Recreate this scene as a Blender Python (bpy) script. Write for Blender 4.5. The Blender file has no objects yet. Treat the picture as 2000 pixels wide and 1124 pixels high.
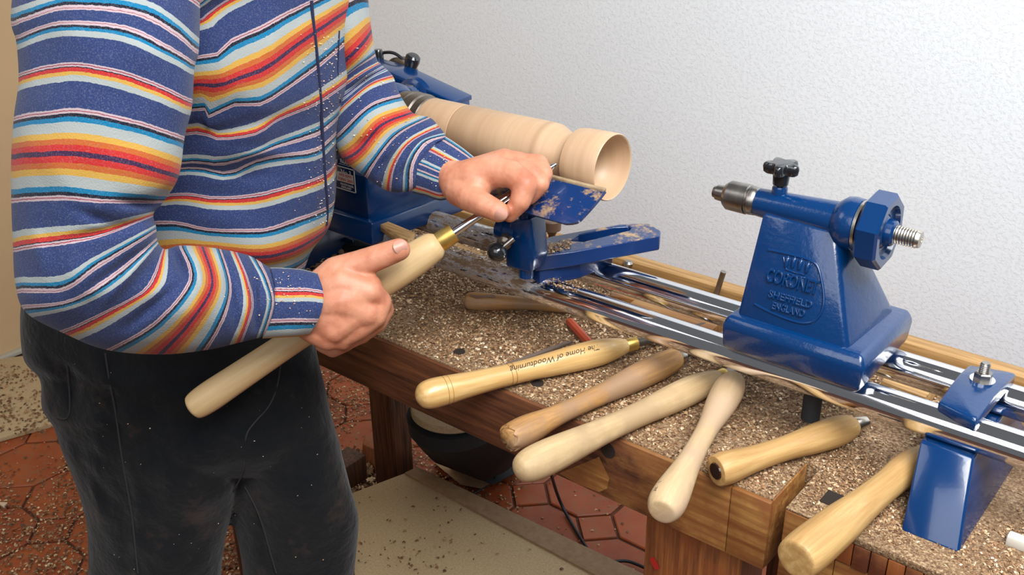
import bpy, bmesh, math, random
import numpy as np
from mathutils import Vector, Matrix, noise
random.seed(7); rng = np.random.default_rng(7)
PI = math.pi
# ------------------------------------------------------------------ camera
CAMZ = 1.38
FPX, PITCH, YAW, ROLL = 1960.26, 0.448114, 0.885245, -0.012370
_h = Vector((-math.cos(YAW), math.sin(YAW), 0))
FW = _h * math.cos(PITCH) + Vector((0, 0, -math.sin(PITCH)))
_r0 = FW.cross(Vector((0, 0, 1))).normalized(); _u0 = _r0.cross(FW)
RT = _r0 * math.cos(ROLL) + _u0 * math.sin(ROLL)
UP = -_r0 * math.sin(ROLL) + _u0 * math.cos(ROLL)
CAM = Vector((0, 0, CAMZ))
scene = bpy.context.scene
col = scene.collection
cd = bpy.data.cameras.new('camera'); co = bpy.data.objects.new('camera', cd); col.objects.link(co)
cd.sensor_width = 36; cd.lens = FPX / 2000 * 36; cd.clip_start = .05
co.matrix_world = Matrix(((RT.x, UP.x, -FW.x, CAM.x), (RT.y, UP.y, -FW.y, CAM.y), (RT.z, UP.z, -FW.z, CAM.z), (0, 0, 0, 1)))
scene.camera = co
# ------------------------------------------------------------------ world, lights, exposure
w = bpy.data.worlds.new('world'); scene.world = w; w.use_nodes = True
bg = w.node_tree.nodes['Background']; bg.inputs[0].default_value = (.93, .96, 1, 1); bg.inputs[1].default_value = .15
def area(name, loc, target, size, power, colr=(1, 1, 1), size_y=None):
    l = bpy.data.lights.new(name, 'AREA'); l.size = size; l.energy = power; l.color = colr
    if size_y: l.shape = 'RECTANGLE'; l.size_y = size_y
    o = bpy.data.objects.new(name, l); col.objects.link(o); o.location = loc
    o.rotation_euler = (Vector(target) - Vector(loc)).to_track_quat('-Z', 'Y').to_euler()
    return o
area('key_softbox', (.55, -.05, 2.6), (-.6, 1.0, .8), .75, 34, (1, .97, .93))
area('wall_wash', (.5, .75, 2.75), (.2, 2.15, 1.15), 1.2, 66, (.93, .965, 1))  # added wash to brighten the back wall, not a lamp of the room
area('reflection_panel', (.2, -1.15, 2.3), (-.5, 1.0, .75), 2.4, 36, (.96, .98, 1), 1.5)  # unseen panel added to give the steel tubes a broad white band
area('fill_light', (-2.0, -.35, 2.45), (-.8, .9, .8), .9, 7, (.95, .97, 1))  # fill added from the left, stands for no known lamp
scene.view_settings.view_transform = 'Standard'; scene.view_settings.look = 'None'
scene.view_settings.exposure = 0.0; scene.view_settings.gamma = 1; scene.view_settings.use_curve_mapping = False

# ------------------------------------------------------------------ picture-to-place helpers
def ray(px, py): return FW + RT * ((px - 1000) / FPX) - UP * ((py - 562) / FPX)
def PD(px, py, d): return CAM + ray(px, py) * d
def PY(px, py, y): r = ray(px, py); return CAM + r * (y / r.y)
def PX(px, py, x): r = ray(px, py); return CAM + r * (x / r.x)
def PZ(px, py, z): r = ray(px, py); return CAM + r * ((z - CAMZ) / r.z)
# ------------------------------------------------------------------ tagging
def meta(o, label=None, cat=None, group=None, kind=None):
    if label: o['label'] = label
    if cat: o['category'] = cat
    if group: o['group'] = group
    if kind: o['kind'] = kind
    return o
def empty(name, loc, label, cat, group=None):
    o = bpy.data.objects.new(name, None); col.objects.link(o); o.location = loc; o.empty_display_size = .05
    return meta(o, label, cat, group)
def link(name, me, mat, parent=None, smooth=None):
    o = bpy.data.objects.new(name, me); col.objects.link(o)
    if mat is not None:
        for m in (mat if isinstance(mat, (list, tuple)) else [mat]): me.materials.append(m)
    if smooth is not None and len(me.polygons):
        if smooth >= 180: me.polygons.foreach_set('use_smooth', [True] * len(me.polygons))
        else: smooth_by_angle(me, math.radians(smooth))
    if parent:
        o.parent = parent
        # keep world placement: parents have only location (no rotation)
        p = parent; off = Vector((0, 0, 0))
        while p: off += p.location; p = p.parent
        me.transform(Matrix.Translation(-off))
    return o
def smooth_by_angle(me, ang):
    bm = bmesh.new(); bm.from_mesh(me)
    for f in bm.faces: f.smooth = True
    for e in bm.edges:
        if len(e.link_faces) == 2: e.smooth = e.calc_face_angle(0) < ang
    bm.to_mesh(me); bm.free()
def mesh(name, V, F):
    me = bpy.data.meshes.new(name); me.from_pydata([tuple(v) for v in V], [], F); me.update(); return me
def fixn(me):
    bm = bmesh.new(); bm.from_mesh(me); bmesh.ops.recalc_face_normals(bm, faces=bm.faces[:]); bm.to_mesh(me); bm.free(); return me
# ------------------------------------------------------------------ materials
def nt(name):
    m = bpy.data.materials.new(name); m.use_nodes = True
    return m, m.node_tree, m.node_tree.nodes['Principled BSDF']
def C4(c): return (*c, 1) if len(c) == 3 else c
def hexc(h):
    c = [int(h[i:i + 2], 16) / 255 for i in (0, 2, 4)]
    return tuple((x / 12.92 if x <= .04045 else ((x + .055) / 1.055) ** 2.4) for x in c)
def ramp(t, fac, stops, interp='LINEAR'):
    r = t.nodes.new('ShaderNodeValToRGB'); r.color_ramp.interpolation = interp
    e = r.color_ramp.elements
    e[0].position, e[0].color = stops[0][0], C4(stops[0][1]); e[1].position, e[1].color = stops[-1][0], C4(stops[-1][1])
    for p, c in stops[1:-1]:
        n = e.new(p); n.color = C4(c)
    t.links.new(fac, r.inputs[0]); return r.outputs[0]
def coords(t, scale=(1, 1, 1), rot=(0, 0, 0), src='Object'):
    tc = t.nodes.new('ShaderNodeTexCoord'); mp = t.nodes.new('ShaderNodeMapping')
    mp.inputs['Scale'].default_value = scale; mp.inputs['Rotation'].default_value = rot
    t.links.new(tc.outputs[src], mp.inputs[0]); return mp.outputs[0]
def noisen(t, vec, sc, det=4, rough=.6):
    n = t.nodes.new('ShaderNodeTexNoise'); n.inputs['Scale'].default_value = sc; n.inputs['Detail'].default_value = det; n.inputs['Roughness'].default_value = rough
    if vec: t.links.new(vec, n.inputs['Vector'])
    return n.outputs[0]
def bump(t, b, h, strength, dist=.01, prev=None):
    n = t.nodes.new('ShaderNodeBump'); n.inputs['Strength'].default_value = strength; n.inputs['Distance'].default_value = dist
    t.links.new(h, n.inputs['Height'])
    if prev: t.links.new(prev, n.inputs['Normal'])
    t.links.new(n.outputs[0], b.inputs['Normal']); return n.outputs[0]
def mixc(t, fac, a, b_):
    m = t.nodes.new('ShaderNodeMix'); m.data_type = 'RGBA'
    if isinstance(fac, (int, float)): m.inputs[0].default_value = fac
    else: t.links.new(fac, m.inputs[0])
    for k, v in ((6, a), (7, b_)):
        if isinstance(v, tuple): m.inputs[k].default_value = C4(v)
        else: t.links.new(v, m.inputs[k])
    return m.outputs[2]
def simple(name, c, rough=.5, metal=0, c2=None, nsc=20, bsc=None, bstr=.1, coat=0, scale=(1, 1, 1), bdist=.002):
    m, t, b = nt(name)
    b.inputs['Base Color'].default_value = C4(c); b.inputs['Roughness'].default_value = rough; b.inputs['Metallic'].default_value = metal
    if coat: b.inputs['Coat Weight'].default_value = coat; b.inputs['Coat Roughness'].default_value = .05
    v = coords(t, scale)
    if c2: t.links.new(ramp(t, noisen(t, v, nsc), [(.35, c), (.65, c2)]), b.inputs['Base Color'])
    if bsc: bump(t, b, noisen(t, v, bsc, 3), bstr, bdist)
    return m
def dusty(name, c, rough, cdust, amount, bsc=90, bstr=.15, coat=.3, nsc=14):
    """painted casting with sawdust lying in patches on faces that look up"""
    m, t, b = nt(name); v = coords(t)
    g = t.nodes.new('ShaderNodeNewGeometry'); sx = t.nodes.new('ShaderNodeSeparateXYZ'); t.links.new(g.outputs['Normal'], sx.inputs[0])
    up = ramp(t, sx.outputs[2], [(.35, (0, 0, 0)), (.9, (1, 1, 1))])
    n = ramp(t, noisen(t, v, nsc, 8, .75), [(.62 - amount * .3, (0, 0, 0)), (.72 - amount * .3, (1, 1, 1))])
    f = t.nodes.new('ShaderNodeMath'); f.operation = 'MULTIPLY'; t.links.new(up, f.inputs[0]); t.links.new(n, f.inputs[1])
    t.links.new(mixc(t, f.outputs[0], c, cdust), b.inputs['Base Color'])
    b.inputs['Coat Weight'].default_value = coat; b.inputs['Coat Roughness'].default_value = .08
    b.inputs['Roughness'].default_value = rough
    bump(t, b, noisen(t, v, bsc, 3), bstr, .002)
    return m
def wood(name, light, dark, axis=0, scale=9, rough=.5, grain=1.0, blotch=None, bstr=.1, coat=0):
    m, t, b = nt(name)
    s = [scale * 42] * 3; s[axis] = scale * 2.2
    v = coords(t, tuple(s)); n = noisen(t, v, 1.0, 6, .62)
    c = ramp(t, n, [(.33, dark), (.5, tuple((a + d) / 2 for a, d in zip(light, dark))), (.62, light)])
    c = mixc(t, grain, tuple(light), c)
    if blotch:
        n2 = noisen(t, coords(t), 9, 5, .65)
        fac = ramp(t, n2, [(.46, (0, 0, 0)), (.62, (1, 1, 1))]); c = mixc(t, fac, c, blotch)
    t.links.new(c, b.inputs['Base Color']); b.inputs['Roughness'].default_value = rough
    if coat: b.inputs['Coat Weight'].default_value = coat; b.inputs['Coat Roughness'].default_value = .12
    bump(t, b, n, bstr, .002)
    return m
BLUE = hexc('0a3a8c')
M = {}
M['blue'] = simple('blue_enamel', (0, .028, .115), .22, bsc=110, bstr=.35, coat=.35, bdist=.0015)
M['blue_smooth'] = simple('blue_enamel_smooth', (0, .028, .115), .2, bsc=60, bstr=.08, coat=.35)
M['blue_dusty'] = dusty('blue_enamel_with_sawdust', (.002, .026, .12), .3, hexc('a98a62'), .33, nsc=38)
M['chrome'] = simple('polished_steel', (.82, .82, .84), .07, 1, bsc=5, bstr=.02)
M['chrome_dusty'] = None
def chrome_dust():
    m, t, b = nt('steel_tube_with_dust_on_top'); v = coords(t)
    tc = t.nodes.new('ShaderNodeTexCoord'); sx = t.nodes.new('ShaderNodeSeparateXYZ'); t.links.new(tc.outputs['Object'], sx.inputs[0])
    # dust lies on the tube from the headstock to the tool rest (object x is world x here)
    mr = t.nodes.new('ShaderNodeMapRange'); mr.inputs[1].default_value = -.20; mr.inputs[2].default_value = -.06; mr.inputs[3].default_value = .155; mr.inputs[4].default_value = -.30
    t.links.new(sx.outputs[0], mr.inputs[0])
    n = noisen(t, coords(t, (1, 3, 3)), 22, 8, .75)
    a = t.nodes.new('ShaderNodeMath'); a.operation = 'ADD'; t.links.new(n, a.inputs[0]); t.links.new(mr.outputs[0], a.inputs[1])
    f = ramp(t, a.outputs[0], [(.56, (0, 0, 0)), (.70, (1, 1, 1))])
    t.links.new(mixc(t, f, (.80, .80, .83), hexc('7a6249')), b.inputs['Base Color'])
    iv = t.nodes.new('ShaderNodeMath'); iv.operation = 'SUBTRACT'; iv.inputs[0].default_value = 1; t.links.new(f, iv.inputs[1]); t.links.new(iv.outputs[0], b.inputs['Metallic'])
    r = t.nodes.new('ShaderNodeMapRange'); r.inputs[3].default_value = .07; r.inputs[4].default_value = .9; t.links.new(f, r.inputs[0]); t.links.new(r.outputs[0], b.inputs['Roughness'])
    return m
M['chrome_dusty'] = chrome_dust()
M['steel'] = simple('dull_steel', (.40, .38, .35), .32, 1, c2=(.25, .22, .2), nsc=40)
M['dark_steel'] = simple('blackened_steel', (.09, .075, .07), .3, .8, c2=(.2, .17, .14), nsc=25)
M['thread'] = simple('threaded_steel', (.55, .50, .43), .3, 1)
M['brass'] = simple('brass', hexc('e6c878'), .36, .85, c2=hexc('c8a250'), nsc=30)
M['black'] = simple('black_plastic', (.012, .013, .015), .18, coat=.5)
M['black_matte'] = simple('black_painted_metal', (.008, .011, .015), .75, bsc=40, bstr=.1)
M['cable'] = simple('black_rubber', (.01, .012, .016), .5)
M['white_plate'] = simple('white_print', (.8, .8, .82), .4)
M['red_plate'] = simple('pale_red_print', hexc('d98a78'), .4)
M['ink'] = simple('black_ink', (.02, .015, .01), .6)
M['red_paint'] = simple('red_paint', (.42, .02, .015), .5)
M['beech'] = wood('turned_beech', hexc('c4a584'), hexc('b49171'), 0, 6, .42, .7)
_t = M['beech'].node_tree
for _n in _t.nodes:
    if _n.type == 'MAPPING': _n.inputs['Scale'].default_value = (70, 4, 4)
M['ash'] = wood('golden_ash', hexc('d6b277'), hexc('b88a4c'), 0, 3.0, .35, .8, coat=.35)
M['worn'] = wood('worn_tan_wood', hexc('c29257'), hexc('8f663f'), 0, 4, .5, .9, blotch=hexc('9c7c5e'))
M['pale'] = wood('pale_bare_beech', hexc('c9ae84'), hexc('b39467'), 0, 4, .6, .8, blotch=hexc('b0946f'))
M['pale2'] = wood('whitish_bare_beech', hexc('d0b48c'), hexc('bb9c72'), 0, 4, .6, .8, blotch=hexc('bda183'))
M['oak'] = wood('yellow_grained_ash', hexc('c7a26a'), hexc('a67d48'), 0, 3, .5, .9)
M['held'] = wood('clean_sanded_handle', hexc('ceb082'), hexc('bd9c6b'), 0, 3, .5, .7, bstr=.03)
M['bench_front'] = wood('dark_stained_bench_apron', hexc('a2683a'), hexc('6b3c22'), 0, 3.2, .5, 1, blotch=hexc('5a2f1d'), bstr=.25, coat=.15)
def stained(name, x0, x1):
    m = wood(name, hexc('a87a42'), hexc('774722'), 0, 3.2, .5, 1, blotch=hexc('82502a'), bstr=.2, coat=.15); t = m.node_tree; b = t.nodes['Principled BSDF']
    src = b.inputs['Base Color'].links[0].from_socket; v = coords(t)
    sx = t.nodes.new('ShaderNodeSeparateXYZ'); t.links.new(v, sx.inputs[0]); mr = t.nodes.new('ShaderNodeMapRange')
    for k_, v_ in ((1, x0), (2, x1), (3, .55), (4, -.45)): mr.inputs[k_].default_value = v_
    t.links.new(sx.outputs[0], mr.inputs[0]); a = t.nodes.new('ShaderNodeMath'); t.links.new(mr.outputs[0], a.inputs[0]); t.links.new(noisen(t, coords(t, (1, 1, 2)), 14, 5, .7), a.inputs[1])
    f = ramp(t, a.outputs[0], [(.42, (0, 0, 0)), (.72, (1, 1, 1))])
    dk = ramp(t, noisen(t, coords(t, (4, 60, 60)), 1.6, 6, .65), [(.35, hexc('3b2114')), (.65, hexc('74462a'))])
    t.links.new(mixc(t, f, src, dk), b.inputs['Base Color']); return m
M['apron'] = stained('stained_apron', -.24, .07)
M['bench_light'] = wood('orange_bench_wood', hexc('a87a42'), hexc('774722'), 0, 3.2, .5, 1, blotch=hexc('82502a'), bstr=.2, coat=.15)
M['bench_top'] = wood('dusty_bench_top', hexc('8c6e50'), hexc('5f4430'), 0, 4, .8, 1, blotch=hexc('93795c'), bstr=.4)
_m = M['bench_top']; _t = _m.node_tree; _b = _t.nodes['Principled BSDF']; _src = _b.inputs['Base Color'].links[0].from_socket
_v = coords(_t); _n = noisen(_t, _v, 330, 3, .7); _f = ramp(_t, noisen(_t, _v, 8, 4, .6), [(.3, (.35, .35, .35)), (.6, (1, 1, 1))])
_sp = ramp(_t, _n, [(.35, hexc('4f3624')), (.5, hexc('8a6a4a')), (.62, hexc('b59a78')), (.72, hexc('d8c4a4'))])
_t.links.new(mixc(_t, _f, _src, _sp), _b.inputs['Base Color']); bump(_t, _b, _n, .8, .003)
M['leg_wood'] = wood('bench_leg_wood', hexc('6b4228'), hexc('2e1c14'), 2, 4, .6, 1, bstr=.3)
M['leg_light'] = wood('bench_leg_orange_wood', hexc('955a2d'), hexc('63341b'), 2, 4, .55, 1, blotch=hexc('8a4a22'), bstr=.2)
M['batten'] = wood('pine_batten', hexc('b48d5a'), hexc('86602f'), 0, 4, .6, .8)
M['mdf'] = simple('brown_hardboard', hexc('b6a07c'), .75, c2=hexc('a68e68'), nsc=260, bsc=200, bstr=.15)
M['mdf_edge'] = simple('brown_board_edge', hexc('967a5c'), .8, c2=hexc('86694e'), nsc=80)
M['tan'] = simple('tan_painted_panel', hexc('c2a47c'), .55, c2=hexc('bb9d76'), nsc=4)
M['grey_trim'] = simple('pale_grey_trim', hexc('a9a394'), .5)
M['stick'] = wood('offcut_wood', hexc('c29b66'), hexc('8e6a40'), 0, 6, .7, 1)

def wallmat():
    m, t, b = nt('white_stippled_plaster'); v = coords(t)
    b.inputs['Roughness'].default_value = .75
    n = noisen(t, v, 1.2, 3); t.links.new(ramp(t, n, [(.3, hexc('e8eef3')), (.7, hexc('eef3f6'))]), b.inputs['Base Color'])
    n1 = noisen(t, v, 120, 6, .7); n2 = ramp(t, n1, [(.5, (0, 0, 0)), (.8, (1, 1, 1))])
    p = bump(t, b, n2, .38, .004)
    bump(t, b, noisen(t, v, 9, 3), .06, .01, p)
    return m
M['wall'] = wallmat()
def tilemat():
    m, t, b = nt('terracotta_tile'); v = coords(t, src='Object')
    oi = t.nodes.new('ShaderNodeObjectInfo')
    n = noisen(t, v, 9, 5, .65)
    c = ramp(t, n, [(.25, hexc('742f15')), (.5, hexc('92431f')), (.75, hexc('a5592d'))])
    c2 = mixc(t, .25, c, ramp(t, oi.outputs['Random'], [(0, hexc('6c2912')), (1, hexc('a8572a'))]))
    c2 = mixc(t, ramp(t, noisen(t, v, 34, 6, .75), [(.48, (0, 0, 0)), (.66, (.7, .7, .7))]), c2, hexc('76533a')); t.links.new(c2, b.inputs['Base Color']); b.inputs['Roughness'].default_value = .5
    bump(t, b, noisen(t, v, 40, 4), .15, .003); return m
M['tile'] = tilemat()
M['grout'] = simple('dark_grout', hexc('4a2c20'), .9, c2=hexc('5e3a2a'), nsc=30)
def skinmat():
    m, t, b = nt('skin'); v = coords(t)
    c = ramp(t, noisen(t, v, 26, 4, .6), [(.32, hexc('b36c50')), (.52, hexc('c68668')), (.75, hexc('cf977b'))])
    n2 = noisen(t, v, 420, 2); c = mixc(t, ramp(t, n2, [(.66, (0, 0, 0)), (.72, (.35, .35, .35))]), c, hexc('9a5840'))
    t.links.new(c, b.inputs['Base Color']); b.inputs['Roughness'].default_value = .5
    b.inputs['Subsurface Weight'].default_value = .12; b.inputs['Subsurface Radius'].default_value = (.01, .004, .002); b.inputs['Subsurface Scale'].default_value = .4
    p = bump(t, b, noisen(t, coords(t, (1, 1, 1)), 240, 4), .22, .0012)
    w_ = t.nodes.new('ShaderNodeTexWave'); w_.inputs['Scale'].default_value = 30; w_.inputs['Distortion'].default_value = 9; w_.inputs['Detail'].default_value = 3
    t.links.new(v, w_.inputs[0]); bump(t, b, w_.outputs[1], .10, .0015, p)
    return m
M['skin'] = skinmat()
M['nail'] = simple('fingernail', hexc('bb8a78'), .4)
M['hair'] = simple('grey_brown_hair', hexc('4a3c30'), .7, bsc=120, bstr=.5)
def denim():
    m, t, b = nt('black_denim'); v = coords(t)
    c = ramp(t, noisen(t, v, 11, 6, .7), [(.35, hexc('0f1216')), (.56, hexc('17181a')), (.74, hexc('3c2f29'))])
    t.links.new(c, b.inputs['Base Color']); b.inputs['Roughness'].default_value = .95
    b.inputs['Specular IOR Level'].default_value = .1; b.inputs['Sheen Weight'].default_value = .12
    p = bump(t, b, noisen(t, v, 14, 4), .6, .014); bump(t, b, noisen(t, v, 500, 2), .3, .001, p); return m
M['denim'] = denim()
M['denim_seam'] = simple('faded_denim_seam', hexc('2b2828'), .95)
M['shoe'] = simple('dark_leather', (.03, .02, .015), .5)
# striped blanket cloth: UV.x carries the stripe position, the pattern mirrors at every whole number
SB = hexc('2a3863'); PW = hexc('b09da2'); MR = hexc('8c3a48'); BK = hexc('191b2a'); TQ = hexc('0e6d96'); WT = hexc('9ba19f'); YL = hexc('be9440'); OR = hexc('b05a28'); RD = hexc('b02a28'); PU = hexc('3a2140')
def cloth():
    m, t, b = nt('serape_striped_flannel')
    uv = t.nodes.new('ShaderNodeUVMap'); uv.uv_map = 'UVMap'; sx = t.nodes.new('ShaderNodeSeparateXYZ'); t.links.new(uv.outputs[0], sx.inputs[0])
    v = coords(t)
    nz = noisen(t, v, 240, 2); mm = t.nodes.new('ShaderNodeMath'); mm.operation = 'MULTIPLY_ADD'; mm.inputs[1].default_value = .014; t.links.new(nz, mm.inputs[0])
    nz2 = noisen(t, v, 14, 2); m2 = t.nodes.new('ShaderNodeMath'); m2.operation = 'MULTIPLY_ADD'; m2.inputs[1].default_value = .034; t.links.new(nz2, m2.inputs[0])
    ad = t.nodes.new('ShaderNodeMath'); ad.operation = 'SUBTRACT'; ad.inputs[1].default_value = .024; t.links.new(sx.outputs[0], ad.inputs[0])
    t.links.new(ad.outputs[0], m2.inputs[2]); t.links.new(m2.outputs[0], mm.inputs[2])
    pp = t.nodes.new('ShaderNodeMath'); pp.operation = 'PINGPONG'; pp.inputs[1].default_value = 1; t.links.new(mm.outputs[0], pp.inputs[0])
    S = [(0, PU), (.018, RD), (.066, OR), (.108, YL), (.156, WT), (.235, TQ), (.274, BK), (.304, PW), (.318, MR), (.325, PW), (.342, SB),
         (.512, WT), (.551, YL), (.577, RD), (.606, BK), (.616, PW), (.628, MR), (.635, PW), (.648, SB), (.837, WT), (.883, TQ), (.908, BK), (.924, PW), (.938, MR), (.945, PW), (.957, SB)]
    c = ramp(t, pp.outputs[0], S, 'CONSTANT')
    # pale fibres
    f = ramp(t, noisen(t, v, 700, 2, .8), [(.5, (0, 0, 0)), (.9, (.4, .4, .4))])
    c = mixc(t, f, c, hexc('9fa1a8'))
    t.links.new(c, b.inputs['Base Color']); b.inputs['Roughness'].default_value = .95; b.inputs['Specular IOR Level'].default_value = .15
    b.inputs['Sheen Weight'].default_value = .1
    p = bump(t, b, noisen(t, v, 600, 2), .45, .0012)
    bump(t, b, noisen(t, v, 16, 2), .25, .01, p)
    return m
M['cloth'] = cloth()
def flake_mat(name, stops):
    m, t, b = nt(name); g = t.nodes.new('ShaderNodeNewGeometry')
    t.links.new(ramp(t, g.outputs['Random Per Island'], stops), b.inputs['Base Color']); b.inputs['Roughness'].default_value = .7; return m
M['flakes'] = flake_mat('wood_shavings', [(0, hexc('63432b')), (.35, hexc('8c6644')), (.7, hexc('a98660')), (.92, hexc('cbb08c')), (1, hexc('e6d5ba'))])
M['flakes_dark'] = flake_mat('wood_shavings_on_floor', [(0, hexc('4a2e1b')), (.4, hexc('76553a')), (.8, hexc('a17f5a')), (1, hexc('d0b994'))])
M['flakes_brown'] = flake_mat('brown_chips', [(0, hexc('4a2c1a')), (.6, hexc('7d5533')), (1, hexc('b08a60'))])
# ------------------------------------------------------------------ geometry helpers
def box_me(lo, hi, bev=0.0, seg=2):
    bm = bmesh.new(); bmesh.ops.create_cube(bm, size=1)
    for v in bm.verts: v.co = Vector([(lo[i] + hi[i]) / 2 + v.co[i] * (hi[i] - lo[i]) for i in range(3)])
    if bev: bmesh.ops.bevel(bm, geom=bm.edges[:], offset=bev, segments=seg, profile=.5, affect='EDGES')
    me = bpy.data.meshes.new('m'); bm.to_mesh(me); bm.free(); return me
def box(name, lo, hi, mat, parent=None, bev=.0015, smooth=40): return link(name, box_me(lo, hi, bev), mat, parent, smooth)
def hull_me(pts, bev=0.0, seg=2):
    bm = bmesh.new(); vs = [bm.verts.new(p) for p in pts]
    r = bmesh.ops.convex_hull(bm, input=vs)
    bmesh.ops.delete(bm, geom=list({g for g in r['geom_interior'] + r['geom_unused'] if isinstance(g, bmesh.types.BMVert)}), context='VERTS')
    bmesh.ops.dissolve_limit(bm, angle_limit=.02, verts=bm.verts[:], edges=bm.edges[:])
    if bev: bmesh.ops.bevel(bm, geom=bm.edges[:], offset=bev, segments=seg, profile=.5, affect='EDGES')
    bmesh.ops.recalc_face_normals(bm, faces=bm.faces[:])
    me = bpy.data.meshes.new('m'); bm.to_mesh(me); bm.free(); return me
def hull(name, pts, mat, parent=None, bev=.002, smooth=40): return link(name, hull_me(pts, bev), mat, parent, smooth)
def prism_me(poly, vec, bev=0.0, holes=None):
    """poly: list of 3D points of one flat face; vec: extrusion"""
    bm = bmesh.new(); vs = [bm.verts.new(p) for p in poly]; f = bm.faces.new(vs)
    r = bmesh.ops.extrude_face_region(bm, geom=[f]); bmesh.ops.translate(bm, vec=vec, verts=[g for g in r['geom'] if isinstance(g, bmesh.types.BMVert)])
    bmesh.ops.recalc_face_normals(bm, faces=bm.faces[:])
    if bev: bmesh.ops.bevel(bm, geom=bm.edges[:], offset=bev, segments=2, profile=.5, affect='EDGES')
    me = bpy.data.meshes.new('m'); bm.to_mesh(me); bm.free(); return me
def prism(name, poly, vec, mat, parent=None, bev=.0015, smooth=35): return link(name, prism_me(poly, vec, bev), mat, parent, smooth)
def frame_of(d):
    d = Vector(d).normalized(); a = Vector((0, 0, 1)) if abs(d.z) < .9 else Vector((1, 0, 0))
    u = d.cross(a).normalized(); v = d.cross(u); return d, u, v
def lathe_me(P0, d, prof, seg=40, closed=True):
    d, u, v = frame_of(d); P0 = Vector(P0); V = []; F = []
    for (a, r) in prof:
        for k in range(seg):
            th = 2 * PI * k / seg; V.append(P0 + d * a + (u * math.cos(th) + v * math.sin(th)) * r)
    n = len(prof)
    for i in range(n - 1):
        for k in range(seg):
            k2 = (k + 1) % seg; F.append((i * seg + k, i * seg + k2, (i + 1) * seg + k2, (i + 1) * seg + k))
    if closed: F.append(tuple(range(seg))[::-1]); F.append(tuple((n - 1) * seg + k for k in range(seg)))
    return fixn(mesh('m', V, F))
def lathe(name, P0, d, prof, mat, parent=None, seg=40, smooth=35): return link(name, lathe_me(P0, d, prof, seg), mat, parent, smooth)
def rodme(A, B, r, seg=16, r2=None):
    A = Vector(A); B = Vector(B); L = (B - A).length; r2 = r if r2 is None else r2
    return lathe_me(A, B - A, [(0, r), (L, r2)], seg)
def rod(name, A, B, r, mat, parent=None, seg=16, r2=None): return link(name, rodme(A, B, r, seg, r2), mat, parent, 40)
def join_me(mes):
    bm = bmesh.new()
    for m in mes: bm.from_mesh(m)
    me = bpy.data.meshes.new('m'); bm.to_mesh(me); bm.free(); return me
def tube(name, pts, r, mat, parent=None, res=6):
    cu = bpy.data.curves.new(name, 'CURVE'); cu.dimensions = '3D'; cu.bevel_depth = r; cu.bevel_resolution = 3; cu.resolution_u = res; cu.use_fill_caps = True
    sp = cu.splines.new('NURBS'); sp.points.add(len(pts) - 1); sp.use_endpoint_u = True; sp.order_u = 3
    for i, p in enumerate(pts): sp.points[i].co = (*p, 1)
    o = bpy.data.objects.new(name, cu); col.objects.link(o)
    dg = bpy.context.evaluated_depsgraph_get(); me = bpy.data.meshes.new_from_object(o.evaluated_get(dg)); bpy.data.objects.remove(o); bpy.data.curves.remove(cu)
    return link(name, me, mat, parent, 180)
def text_me(s, size, extrude, M4, align='CENTER', shear=0, bev=0):
    cu = bpy.data.curves.new('t', 'FONT'); cu.body = s; cu.size = size; cu.extrude = extrude; cu.align_x = align; cu.align_y = 'CENTER'; cu.shear = shear; cu.resolution_u = 3; cu.bevel_depth = bev; cu.bevel_resolution = 1
    o = bpy.data.objects.new('t', cu); col.objects.link(o)
    dg = bpy.context.evaluated_depsgraph_get(); me = bpy.data.meshes.new_from_object(o.evaluated_get(dg)); bpy.data.objects.remove(o); bpy.data.curves.remove(cu)
    me.transform(M4); return me
def basis(o, x, y):
    x = Vector(x).normalized(); z = x.cross(Vector(y)).normalized(); y = z.cross(x)
    return Matrix(((x.x, y.x, z.x, o[0]), (x.y, y.y, z.y, o[1]), (x.z, y.z, z.z, o[2]), (0, 0, 0, 1)))
def remesh(me, vox, smooth_it=4):
    o = bpy.data.objects.new('tmp', me); col.objects.link(o)
    r = o.modifiers.new('r', 'REMESH'); r.mode = 'VOXEL'; r.voxel_size = vox; r.use_smooth_shade = True
    if smooth_it: s = o.modifiers.new('s', 'SMOOTH'); s.iterations = smooth_it; s.factor = .5
    dg = bpy.context.evaluated_depsgraph_get(); m2 = bpy.data.meshes.new_from_object(o.evaluated_get(dg)); bpy.data.objects.remove(o)
    m2.materials.clear()
    return m2
def capsule(A, B, ra, rb, seg=14, rings=5, flat=None):
    """tapered capsule; flat=(axis vector, factor) squashes across that direction"""
    A = Vector(A); B = Vector(B); d = B - A; L = d.length; d, u, v = frame_of(d); prof = []
    for i in range(rings + 1):
        a = PI / 2 * i / rings; prof.append((-ra * math.cos(a), max(ra * math.sin(a), ra * .02)))
    for i in range(rings + 1):
        a = PI / 2 * (1 - i / rings); prof.append((L + rb * math.cos(a), max(rb * math.sin(a), rb * .02)))
    me = lathe_me(A, d, prof, seg)
    if flat:
        n, f = Vector(flat[0]).normalized(), flat[1]; mid = (A + B) / 2
        for vv in me.vertices:
            c = (vv.co - mid).dot(n); ax = mid + d * ((vv.co - mid).dot(d)); c0 = (ax - mid).dot(n); vv.co -= n * ((c - c0) * (1 - f))
    return me
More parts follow.
